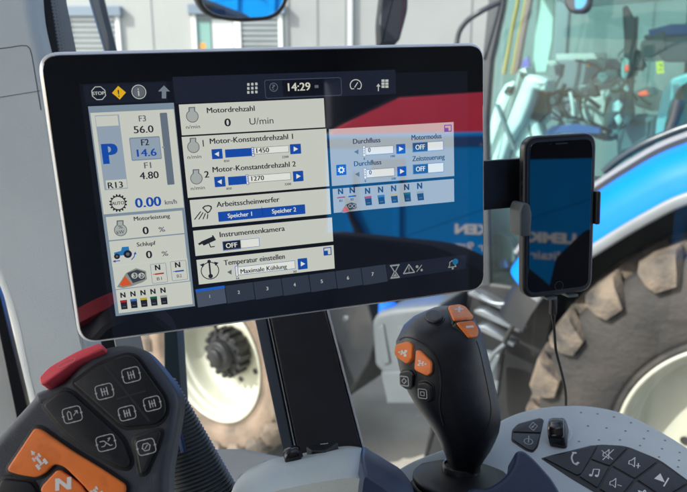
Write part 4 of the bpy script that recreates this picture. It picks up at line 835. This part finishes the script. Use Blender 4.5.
fr = side(1.93); b = MB(fr); b.poly([(505, -80), (800, -80), (800, 220), (500, 220)], -.012, glassmat('far_glass', (.50, .66, .65), 1.3, haze=.02, hazecol=(.6, .8, .78))); b.build('far_glass', TR, smooth=0)
def TT(px, py, w): return Vector(TM.inverted() @ (side(w).M @ Vector((*side(w).uv(px, py), 0))))
def TTube(name, pts, r, m, parent=TR):
    b = MB(); b.tube(catmull([tuple(TT(*p)) for p in pts], 5, False), r, m, 8); return b.build(name, parent, M=Matrix(), local=True, smooth=60)
TTube('door_rail', [(604, 172, .27), (618, 160, .26), (640, 146, .25), (665, 135, .25), (687, 127, .25), (740, 112, .25)], .018, mat('rail_dark', (.02, .03, .035), .25))
TTube('door_brace', [(668, 134, .27), (674, 118, .27), (678, 100, .27)], .02, CABF)
# interior of the neighbouring cab
MINT = mat('console_white', (.62, .70, .68), .45, var=.05); GREYI = mat('interior_grey', (.12, .15, .165), .6, var=.15, vscale=4); DARKI = mat('interior_dark', (.008, .012, .016), .5, var=.2)
IPC = mat('interior_pale', (.34, .40, .37), .6, var=.1, vscale=5)
sh = TS('steering_console', .75, [(482, 170), (490, 118), (497, 96), (504, 84), (514, 80), (520, 70), (525, 66), (526, 74), (536, 75), (547, 80), (546, 92), (534, 90), (530, 104), (522, 124), (510, 142), (500, 170)], -.18, 0, .03, MINT, 2, smooth=60)
b = MB(side(.73)); b.slabpx([(503, 93), (507, 86), (513, 86), (510, 93)], -.02, .002, .004, DARKI); b.slabpx([(495, 104), (498, 104), (516, 150), (512, 150)], -.02, .006, .003, GREYI); b.build('console_slot', sh)
TS('steering_boot', .82, [(508, 160), (516, 130), (528, 118), (537, 122), (543, 140), (540, 170)], -.15, 0, .03, MINT, 3, smooth=60)
TS('switch_block', .86, [(533, 88), (547, 84), (548, 112), (538, 124), (528, 118)], -.08, 0, .005, DARKI, 1)
TS('warning_lever', .84, [(530, 86), (537, 84), (548, 92), (546, 94)], -.01, 0, .002, mat('lever_orange', (.8, .22, .03), .5))
TS('side_tray', .9, [(533, 116), (548, 104), (549, 120), (543, 124)], -.05, 0, .004, MINT)
TS('seat_cushion', 1.1, [(580, 118), (586, 98), (600, 90), (616, 88), (618, 112), (608, 130), (588, 134)], -.35, 0, .04, IPC, 4, smooth=60)
TS('seat_back', 1.0, [(616, 140), (622, 122), (634, 116), (656, 116), (654, 150), (630, 158), (616, 156)], -.3, 0, .03, GREYI, 4, smooth=60)
TS('seat_back', 1.25, [(632, 92), (648, 86), (660, 92), (654, 112), (634, 106)], -.2, 0, .03, IPC, 4, smooth=60)
TS('display_post', .9, [(622, 8), (626, 5), (630, 12), (633, 18), (637, 16), (635, 52), (632, 90), (634, 120), (620, 130), (618, 104), (622, 80), (624, 40)], -.05, 0, .006, DARKI, 1)
TS('display_post', .92, [(634, 46), (640, 52), (646, 66), (640, 70), (632, 56)], -.04, 0, .006, DARKI, 1)
TS('joystick_light', .86, [(621, 66), (624, 57), (629, 60), (629, 70), (625, 80), (621, 76)], -.03, 0, .004, IPC, 1)
TS('warning_lamp', .85, [(625, 66), (628, 64), (628.6, 70), (625, 72)], -.01, 0, .001, mat('red_glow', (.95, .07, .03), .4, emit=(.9, .08, .03), estr=.35))
TS('red_cap', .9, [(637, 93), (646, 90), (648, 95), (640, 96)], -.03, 0, .002, mat('red_glow', (.95, .07, .03), .4, emit=(.9, .08, .03), estr=.35))  # emission added to lift the red; the cap is no lamp
TS('yellow_sticker', .5, [(656, 62), (663, 61), (664, 73), (657, 74)], -.004, 0, 0, mat('sticker_yellow', (.85, .62, .04), .5))
b = MB(side(.5)); b.stroke([(659, 65), (661.4, 64.6), (661.6, 67)], .9, .001, DARKI); b.stroke([(659, 70), (662, 69.6)], .9, .001, DARKI); b.build('sticker_mark', TR)
TS('monitor', .85, [(640, 42), (664, 30), (666, 50), (650, 58), (640, 56)], -.03, 0, .004, DARKI, 3)
TS('sun_visor', 1.2, [(642, 36), (690, 22), (760, 26), (760, 60), (664, 62)], -.05, 0, .01, GREYI, 4)
TS('visor_band', 1.16, [(648, 30), (672, 24), (760, 24), (760, 31), (650, 36)], -.04, 0, .004, mat('visor_blue', (.03, .08, .30), .5))
TS('far_beam', 1.85, [(556, 54), (606, 53), (606, 60), (556, 61)], -.03, 0, .004, IPC)
TS('far_beam', 1.85, [(640, 54), (760, 52), (760, 60), (640, 61)], -.03, 0, .004, IPC)
TS('far_dash', 1.7, [(550, 60), (630, 58), (630, 112), (552, 118)], -.04, 0, .01, GREYI, 4)
TS('door_arch', .62, [(652, 170), (656, 120), (662, 92), (672, 78), (690, 72), (760, 70), (760, 80), (694, 83), (682, 90), (674, 104), (668, 130), (664, 170)], -.06, 0, .015, mat('arch_teal', (.25, .45, .48), .4), 3, smooth=60)
TS('door_shelf', .7, [(676, 100), (700, 98), (700, 128), (680, 132)], -.1, 0, .01, DARKI, 2)
for i, (x, wd, mm) in enumerate(((518, 3, mat('strap_gold', (.38, .24, .05), .5)), (530, 5, mat('strap_brown', (.20, .10, .10), .6)), (526, 2.2, mat('strap_gold', (.38, .24, .05), .5)))):
    TTube('hose', [(x + 2, -30, 1.2), (x, 0, 1.2), (x - 6, 30, 1.2), (x - 11, 58, 1.2), (x - 14, 74, 1.2)], .010 * wd / 3 + .004, mm)
TS('windscreen_strip', 1.25, [(540, -40), (556, -40), (552, 40), (546, 72), (532, 72), (536, 20)], -.02, 0, .002, mat('strip_green', (.30, .46, .40), .5))
TS('grip_blob', 1.2, [(520, 62), (528, 56), (530, 66), (524, 72)], -.02, 0, .004, mat('purple_grip', (.12, .08, .35), .4))
TTube('control_lever', [(563, 118, .95), (560, 98, .95), (565, 84, .95)], .012, DARKI); TTube('control_lever', [(574, 124, .95), (572, 102, .95), (570, 92, .95)], .01, MINT)
TTube('wheel_rim_bar', [(548, 98, 1.0), (556, 92, 1.0), (572, 90, 1.0), (584, 96, 1.0), (600, 108, 1.0)], .012, DARKI)
TTube('white_bar', [(606, 96, .9), (613, 90, .9), (618, 86, .9)], .012, IPC)
TS('lamp_glass', .9, [(612, 104), (620, 99), (626, 104), (620, 112), (612, 112)], -.03, 0, .008, MINT, 2); TS('lamp_glass', .9, [(614, 118), (620, 113), (624, 120), (618, 126)], -.03, 0, .006, MINT, 1)
TS('lamp_glass', .9, [(622, 88), (628, 82), (630, 90), (626, 94)], -.03, 0, .006, MINT, 1)
TS('blue_band', .6, [(545, 132), (552, 126), (575, 124), (600, 128), (600, 134), (560, 133), (550, 138)], -.03, 0, .004, mat('visor_blue', (.03, .08, .30), .5))
TS('cab_floor', .7, [(470, 200), (524, 204), (530, 250), (520, 300), (480, 300)], -.35, 0, .01, IPC, 3)
TS('pedal_plate', .6, [(488, 236), (500, 232), (512, 240), (516, 262), (500, 270), (490, 262)], -.05, 0, .01, GREYI, 4); TS('pedal_plate', .55, [(498, 262), (506, 260), (508, 268), (500, 270)], -.03, 0, .005, mat('visor_blue', (.03, .08, .30), .5), 1)
TS('lower_cab_panel', .42, [(440, 170), (486, 170), (486, 300), (440, 300)], -.1, 0, .01, DARKI)
rnd = random.Random(11)
CLM = [DARKI, GREYI, IPC, MINT, mat('fitting_teal', (.08, .16, .17), .4), mat('fitting_amber', (.45, .20, .03), .5)]
for i in range(46):
    x = rnd.uniform(505, 690); y = rnd.uniform(62, 158) if x < 640 else rnd.uniform(64, 140); w_ = rnd.uniform(.6, 1.7); sx = rnd.uniform(2, 9); sy = rnd.uniform(2, 9); a_ = rnd.uniform(0, 3)
    if 486 < x < 528 and y > 80: continue
    pts_ = [(x + sx * math.cos(a_ + q), y + sy * math.sin(a_ + q) * rnd.uniform(.6, 1.2)) for q in (0, 1.2, 2.2, 3.3, 4.6)]
    TS('cab_fitting', w_, pts_, -.06, 0, .006, rnd.choices(CLM, (6, 4, 2, 1, 3, .7))[0], 1)
for i in range(9):
    x = rnd.uniform(530, 680); y = rnd.uniform(80, 150)
    TTube('cab_cable', [(x, y, 1.0), (x + rnd.uniform(-8, 8), y - 14, 1.0), (x + rnd.uniform(-22, 22), y - 26, 1.1), (x + rnd.uniform(-30, 30), y - 34, 1.2)], .007, rnd.choice([DARKI, DARKI, IPC]))
cc = TT(588, 116, 1.0); b = MB(); M5 = Matrix.Translation(cc) @ Matrix.Rotation(R(38), 4, 'Y') @ Matrix.Rotation(R(12), 4, 'X')
b.tube([M5 @ Vector((.19 * math.cos(t * 6.283 / 32), .19 * math.sin(t * 6.283 / 32), 0)) for t in range(33)], .014, DARKI, 8)
for t in (.3, 2.4, 4.5): b.tube([M5 @ Vector((0, 0, -.03)), M5 @ Vector((.18 * math.cos(t), .18 * math.sin(t), 0))], .012, DARKI, 6)
b.build('steering_wheel', TR, M=Matrix(), local=True, smooth=60)
# door mirror, handle pipe
TS('door_mirror', .1, [(562, -30), (592, -30), (590, 6), (584, 13), (570, 13), (564, 6)], -.05, 0, .012, CABF, 4)
TS('door_mirror_glass', .1, [(575, -24), (588, -24), (586.5, 3), (582, 9), (575, 9)], -.002, .0015, .0005, mat('mirror_blue', (.05, .25, .5), .2), 3)
TTube('grab_handle', [(500, 2, .1), (480, 12, .05), (466, 22, .05), (458, 36, .05), (457, 60, .05), (462, 120, .1)], .013, CABF)
TTube('grab_handle', [(484, 60, .2), (490, 40, .2), (498, 10, .2), (506, -30, .2)], .010, CABF)
# steps and dark mass below the cab
TS('step_box', .30, [(470, 280), (545, 290), (560, 300), (552, 330), (542, 380), (530, 470), (420, 470), (440, 380), (462, 330)], -.5, 0, .02, DPL, 4)
for i, (x0, y0, x1, y1) in enumerate(((468, 292, 524, 316), (474, 310, 520, 330), (476, 326, 514, 344))):
    TS('step_tread', .22 - i * .06, [(x0, y0), (x0 + 8, y0), (x1, y1), (x1 - 1, y1 + 3), (x0, y0 + 3)], -.08, 0, .004, CHROME)
TTube('step_rail', [(524, 296, .1), (520, 316, .1), (508, 334, .1), (502, 352, .1), (498, 380, .1)], .012, RUBBER)
TTube('step_rail', [(518, 300, .08), (500, 304, .08), (482, 298, .08), (470, 286, .08)], .010, CHROME)
TTube('step_rail', [(505, 344, .05), (492, 356, .05), (484, 374, .05)], .012, CHROME)
TS('step_plate', .1, [(478, 352), (502, 356), (496, 400), (480, 400)], -.05, 0, .006, mat('plate_grey', (.12, .14, .15), .4), 3)
# chassis and fuel tank plate
b = MB(); b.box((-3.6, .62, 1.0), (-.5, 1.25, 1.30), DPL); b.box((-4.0, .55, 1.30), (-1.5, 1.30, 1.86), BLUE); b.box((-3.25, .4, .62), (-2.9, 1.5, .86), HUBM); b.build('chassis', TR, M=Matrix(), local=True, bevel=.03)
b = MB(); b.box((-1.45, .45, 1.32), (.4, 1.95, 1.40), DPL); b.box((-1.45, .45, 3.05), (.55, 1.98, 3.25), mat('roof_white', (.7, .72, .72), .4)); b.build('cab_shell', TR, M=Matrix(), local=True, bevel=.02)
tank = TS('fuel_tank', .30, [(312, 290), (364, 290), (377, 338), (370, 362), (352, 392), (338, 404), (320, 400)], -.5, 0, .02, DGREY, 4)
b = MB(side(.30)); b.slabpx([(346 + 3 * math.cos(t), 318.5 + 3 * math.sin(t)) for t in [q * 6.283 / 12 for q in range(12)]], -.01, .006, .003, CHROME, 2); b.build('tank_bolt', tank)
CANM = mat('canister_grey', (.085, .098, .105), .45, var=.1, vscale=5, rvar=.05)
cn = TS('washer_tank', .05, [(371, 322), (376, 313), (392, 309), (440, 304), (452, 402), (388, 402), (383, 374), (374, 366)], -.35, 0, .03, CANM, 4, smooth=60)
fr = side(.05); b = MB(fr); b.slabpx([(383, 371), (446, 366), (452, 402), (389, 402)], -.3, .025, .012, CANM); b.slabpx([(378, 327), (384, 324), (391, 362), (385, 364)], -.01, .012, .006, CANM); b.slabpx([(398, 326), (428, 322), (434, 360), (404, 364)], -.01, .012, .006, CANM); b.build('tank_rib', cn, smooth=60)
c = TT(388, 312, .16); b = MB(); b.lathe([(.001, .055), (.045, .055), (.055, .048), (.057, 0), (.05, -.005), (.05, -.05)], mat('cap_blue', (.01, .11, .50), .35), 24); b.build('tank_cap', cn, M=TM @ Matrix.Translation(c), smooth=40)

# ================================================================== building
BY = 11.0
bf_ = Frame((0, BY, 0), (1, 0, 0), (0, 0, 1))
BLD = thing('building', 'pale grey panel clad hall with blinds in its windows beyond the tractor', 'building', bf_.M)
WALL = mat('wall_panel', (.36, .37, .35), .7, var=.05, vscale=1.2); WALL2 = mat('wall_panel_grey', (.30, .31, .30), .7, var=.05, vscale=1.2)
b = MB(bf_); uvx = lambda px: bf_.uv(px, 60)[0]
b.slab([(-16, -.1), (uvx(289), -.1), (uvx(289), 7), (-16, 7)], -.3, 0, 0, WALL); b.build('wall', BLD, smooth=0)
b = MB(bf_); b.slab([(uvx(289) + .005, -.1), (26, -.1), (26, 7), (uvx(289) + .005, 7)], -.3, -.02, 0, WALL2); b.build('wall_panel', BLD, smooth=0)
SEAMM = mat('seam_dark', (.16, .17, .18), .8)  # darker joint lines between the wall panels
b = MB(bf_)
for px in (155, -40, -160): b.slab([(uvx(px) - .012, 0), (uvx(px) + .012, 0), (uvx(px) + .012, 7), (uvx(px) - .012, 7)], -.01, .002, 0, SEAMM)
for px in (318, 346, 382, 470, 560, 650, 740): b.slab([(uvx(px) - .014, 0), (uvx(px) + .014, 0), (uvx(px) + .014, 7), (uvx(px) - .014, 7)], -.03, -.016, 0, SEAMM)
b.build('panel_seam', BLD, smooth=0)
b = MB(bf_); x = uvx(346); b.slab([(x + .03, 0), (x + .11, 0), (x + .11, 7), (x + .03, 7)], -.02, .05, .01, mat('downpipe_grey', (.50, .53, .54), .5)); b.build('downpipe', BLD)
WHF = mat('window_frame_white', (.74, .76, .74), .5); BOX = mat('shutter_box', (.17, .22, .27), .5, var=.05); GL = mat('window_dark', (.10, .13, .13), .06, ior=1.6); SLAT = mat('blind_slat', (.50, .53, .54), .45, var=.1, vscale=2)
def window(x0, x1, y0, y1, kind):
    b = MB(bf_); k = bf_.sc(200, 40); a, c_, e, d = b.box_uv(x0, y0, x1, y1); t = .07
    b.slab([(a, c_), (e, c_), (e, c_ + t), (a, c_ + t)], -.02, .05, .005, WHF)
    b.slab([(a, c_ + t), (a + t, c_ + t), (a + t, d), (a, d)], -.02, .05, .005, WHF); b.slab([(e - t, c_ + t), (e, c_ + t), (e, d), (e - t, d)], -.02, .05, .005, WHF)
    if kind: 
        mx = a + (e - a) * kind; b.slab([(mx - t * .8, c_ + t), (mx + t * .8, c_ + t), (mx + t * .8, d), (mx - t * .8, d)], -.02, .052, .005, WHF)
    w = b.build('window', BLD, smooth=0)
    b = MB(bf_); b.flat([(a + t, c_ + t), (e - t, c_ + t), (e - t, d), (a + t, d)], .012, GL); b.build('pane', w, smooth=0)
    b = MB(bf_); b.slab([(a - .05, d), (e + .05, d), (e + .05, d + .16), (a - .05, d + .16)], -.02, .10, .01, BOX); b.build('shutter_box', w, smooth=0)
    b = MB(bf_); y = d - .02
    while y > c_ + .5:
        X0, X1 = a + t + .02, e - t - .02
        if kind: X0 = mx + .08
        b.add([(X0, y, .040), (X1, y, .040), (X1, y - .045, .020), (X0, y - .045, .020)], [[0, 1, 2, 3]], SLAT); y -= .085
    b.build('blind', w, smooth=0)
    return w
window(66, 133, 17, 190, 0); window(192, 286, 15, 190, .5)
b = MB(bf_); b.rect(197, 22, 212, 60, .016, mat('door_green', (.20, .36, .32), .5)); b.rect(212, 20, 234, 56, .0165, mat('paper_pale', (.55, .57, .55), .7)); b.rect(200, 43, 206, 50, .018, mat('note_orange', (.75, .30, .06), .6)); b.build('window_display', BLD, smooth=0)

# ================================================================== ground
GR = mat('concrete_ground', (.38, .35, .30), .85, var=.25, vscale=1.3, bump=.5, bscale=25, dirt=(.24, .215, .18), dscale=.9, dth=.52, detail=8)
b = MB(); b.add([(-120, -120, 0), (120, -120, 0), (120, 120, 0), (-120, 120, 0)], [[0, 1, 2, 3]], GR); g = b.build('ground', smooth=0); g['kind'] = 'structure'

# ================================================================== machines behind the camera (seen mirrored in the glass)
nrm = Vector((-.80, .60, 0)).normalized(); DF = Frame(Vector((3.55, -3.75, 0)), Vector((0, 0, 1)).cross(nrm), (0, 0, 1))
def refl(px, py, mir, tgt, z=0):
    r = ray(px, py).normalized(); t = (mir.O - CAM).dot(mir.n) / r.dot(mir.n); p = CAM + r * t; d = r - mir.n * 2 * r.dot(mir.n)
    o = tgt.O + tgt.n * z; t = (o - p).dot(tgt.n) / d.dot(tgt.n); q = p + d * t - o; return (q.dot(tgt.ex), q.dot(tgt.ey))
SPF = Frame((.80, 0, 0), (0, 1, 0), (0, 0, 1)); q = [refl(x, y, ph, SPF) for x, y in ((606, 224), (582, 231), (554, 258), (546, 293))]
b = MB(SPF); b.slab(rc([(q[3][0], 1.3)] + q[::-1] + [(q[0][0], 1.3)], .01), 0, .09, .01, REFLDK); b.build('reflection_silhouette', CABT)  # unseen blocker cut to the dark silhouette reflected in the phone
SPG = Frame((.86, 0, 0), (0, 1, 0), (0, 0, 1)); q = [refl(x, y, TF, SPG) for x, y in ((326, 134), (345, 124), (400, 98), (520, 90))]
b = MB(SPG); b.slab([q[0], q[1], q[2], q[3], (q[3][0], 3.0), (q[0][0], 3.0)], -.03, 0, .004, REFLDK); b.build('reflection_edge', CABT)  # unseen mask cut to the dark upper edge of the touchscreen reflection
q = [refl(x, y, ph, SPG) for x, y in ((516, 160), (606, 158))]; b = MB(SPG); b.slab([q[0], q[1], (q[1][0], 3.0), (q[0][0], 3.0)], .002, .02, .002, REFLDK); b.build('reflection_edge', CABT)  # second unseen mask, added to keep the red band off the phone
SD = thing('seed_drill', 'blue implement hopper with white lettering standing behind the cab', 'implement', DF.M)
IBLUE = mat('implement_blue', (.004, .24, .66), .7, var=.05, vscale=2, ior=1.15)
def rp(pts, z=0): return [refl(x, y, TF, DF, z) for x, y in pts]
zt = refl(470, 132, TF, DF)[1]
uR = refl(320, 200, TF, DF)[0]; 
b = MB(DF); b.slab(rc([(-2.4, .85), (uR + .6, .85), (uR + .6, zt), (-2.4, zt)], .04), -.9, 0, .03, IBLUE); b.build('hopper', SD)
b = MB(DF); b.slab([(-2.3, zt - .13), (uR + .5, zt - .13), (uR + .5, zt - .04), (-2.3, zt - .04)], -.01, .006, .002, mat('hopper_trim', (.004, .05, .2), .5)); b.build('hopper_trim', SD)
n0 = refl(455, 233, TF, DF); n1 = refl(466, 224, TF, DF); lw = abs(n1[0] - n0[0]); lh = abs(n1[1] - n0[1])
WLET = mat('lettering_white', (.85, .87, .88), .6)
def dtext(b, t, xr, y, w, hh, z, bold):
    v, f, W_, c = glyphs(t, bold); b.add([(xr - w + x * w / W_, y + yy * hh / c, z) for x, yy in v], f, WLET)
b = MB(DF); xr = n0[0]; dtext(b, 'LEMKEN', xr, n0[1], lw * 6.0, lh * 1.0, .006, .05)
x9 = refl(467, 250, TF, DF); dtext(b, 'Solitair 9', x9[0], x9[1], lw * 5.0, lh * .85, .006, .012)
for k in range(4):
    y_ = x9[1] + lh * (.62 - k * .21); q0 = x9[0] + lw * .12; q1 = x9[0] + lw * (2.35 - k * .24); b.add([(q0, y_, .006), (q1, y_, .006), (q1 - lw * .12, y_ - lh * .13, .006), (q0, y_ - lh * .13, .006)], [[0, 1, 2, 3]], WLET)
cx0 = xr - lw * 6.85; cy0 = n0[1] + lh * .5
b.ring([(cx0 + lh * .62 * math.cos(t * .3), cy0 + lh * .55 * math.sin(t * .3)) for t in range(21)], lh * .17, .006, WLET)
b.build('lettering', SD, smooth=0)
b = MB(DF); hp = [(*q, .05) for q in catmull(rp([(347, 196), (352, 214), (360, 230), (370, 241), (380, 247)]), 5, False)]; b.tube(hp, [.012 + .022 * math.sin(math.pi * min(1, k / 16)) for k in range(len(hp))], DPL, 8); b.build('hopper_hose', SD, M=DF.M)
for px in (352, 398):
    u_ = rp([(px, 200)])[0][0]; b = MB(DF); b.slab([(u_ - .03, 1.0), (u_ + .03, 1.0), (u_ + .03, zt - .36), (u_ - .03, zt - .36)], -.01, .03, .01, IBLUE); b.build('hopper_rib', SD)
b = MB(DF); q = rp([(372, 30 + 130), (404, 158)]); b.slab([(q[1][0], q[1][1] - .16), (q[0][0], q[0][1] - .16), (q[0][0], q[0][1]), (q[1][0], q[1][1])], -.01, .012, .004, mat('hopper_plate', (.003, .06, .22), .5)); b.build('hopper_plate', SD)
b = MB(DF)
for k in range(7):
    u_ = -2.1 + k * .52
    b.slab([(u_ + .016 * math.cos(t), zt - .12 + .016 * math.sin(t)) for t in [w_ * .785 for w_ in range(8)]], -.01, .012, .004, CHROME)
b.build('hopper_bolts', SD)
b = MB(DF); b.slab([(-1.9, 0), (-1.7, 0), (-1.7, .9), (-1.9, .9)], -.6, -.4, .01, DPL); b.slab([(uR, 0), (uR + .2, 0), (uR + .2, .9), (uR, .9)], -.6, -.4, .01, DPL); b.build('stand_leg', SD)
DF2 = Frame(DF.O - nrm * 1.6, DF.ex, DF.ey)
RM = thing('red_trailer', 'red machine body with a sloping front standing behind the blue hopper', 'trailer', DF2.M)
def rp2(pts): return [refl(x, y, TF, DF2) for x, y in pts]
pr = rp2([(330, 130), (392, 97), (500, 88)]) ; low = .9
b = MB(DF2); b.slab([pr[0], pr[1], pr[2], (pr[2][0] - .8, pr[2][1]), (pr[2][0] - .8, low), (pr[0][0], low)], -.9, 0, .03, mat('machine_red', (.80, .03, .07), .45, var=.06, vscale=2)); b.build('body', RM)
b = MB(DF2); b.slab([(pr[2][0] - .5, 0), (pr[2][0] - .3, 0), (pr[2][0] - .3, .95), (pr[2][0] - .5, .95)], -.6, -.4, .01, DPL); b.slab([(pr[0][0] - .5, 0), (pr[0][0] - .3, 0), (pr[0][0] - .3, .95), (pr[0][0] - .5, .95)], -.6, -.4, .01, DPL); b.build('stand_leg', RM)

# ================================================================== light, sky, camera
SUND = Vector((-.70, -.35, .60)).normalized()
el = math.asin(SUND.z); rot = math.atan2(SUND.x, SUND.y)
w = bpy.data.worlds.new('World'); sc.world = w; w.use_nodes = True; nt = w.node_tree
sky = nt.nodes.new('ShaderNodeTexSky'); sky.sky_type = 'NISHITA'; sky.sun_disc = False; sky.sun_elevation = el; sky.sun_rotation = rot; sky.dust_density = 2.0; sky.air_density = 1; sky.ozone_density = 1.0
bg = nt.nodes['Background']; bg.inputs[1].default_value = .15; hs = nt.nodes.new('ShaderNodeHueSaturation'); hs.inputs['Saturation'].default_value = .72; nt.links.new(sky.outputs[0], hs.inputs['Color']); nt.links.new(hs.outputs[0], bg.inputs[0])
sl = bpy.data.lights.new('sun', 'SUN'); sl.energy = 2.6; sl.angle = R(.5); sl.color = (1, .97, .92); so = bpy.data.objects.new('sun', sl); COL.objects.link(so)
so.rotation_euler = SUND.to_track_quat('Z', 'Y').to_euler(); so.location = (0, 0, 8)
cd = bpy.data.cameras.new('camera'); cam = bpy.data.objects.new('camera', cd); COL.objects.link(cam); sc.camera = cam
cam.location = CAM; cam.rotation_euler = (R(90) - PITCH, 0, 0)
cd.sensor_width = 36; cd.lens = 36 * F / 687; cd.clip_start = .02; cd.clip_end = 500
cd.dof.use_dof = True; cd.dof.focus_distance = .46; cd.dof.aperture_fstop = 11
vs = sc.view_settings; vs.view_transform = 'Standard'; vs.look = 'None'; vs.exposure = 1.4; vs.gamma = 1
sc.cycles.use_denoising = True; sc.cycles.max_bounces = 8; sc.cycles.transparent_max_bounces = 12; sc.cycles.sample_clamp_indirect = 6
sc.cycles.caustics_reflective = False; sc.cycles.caustics_refractive = False
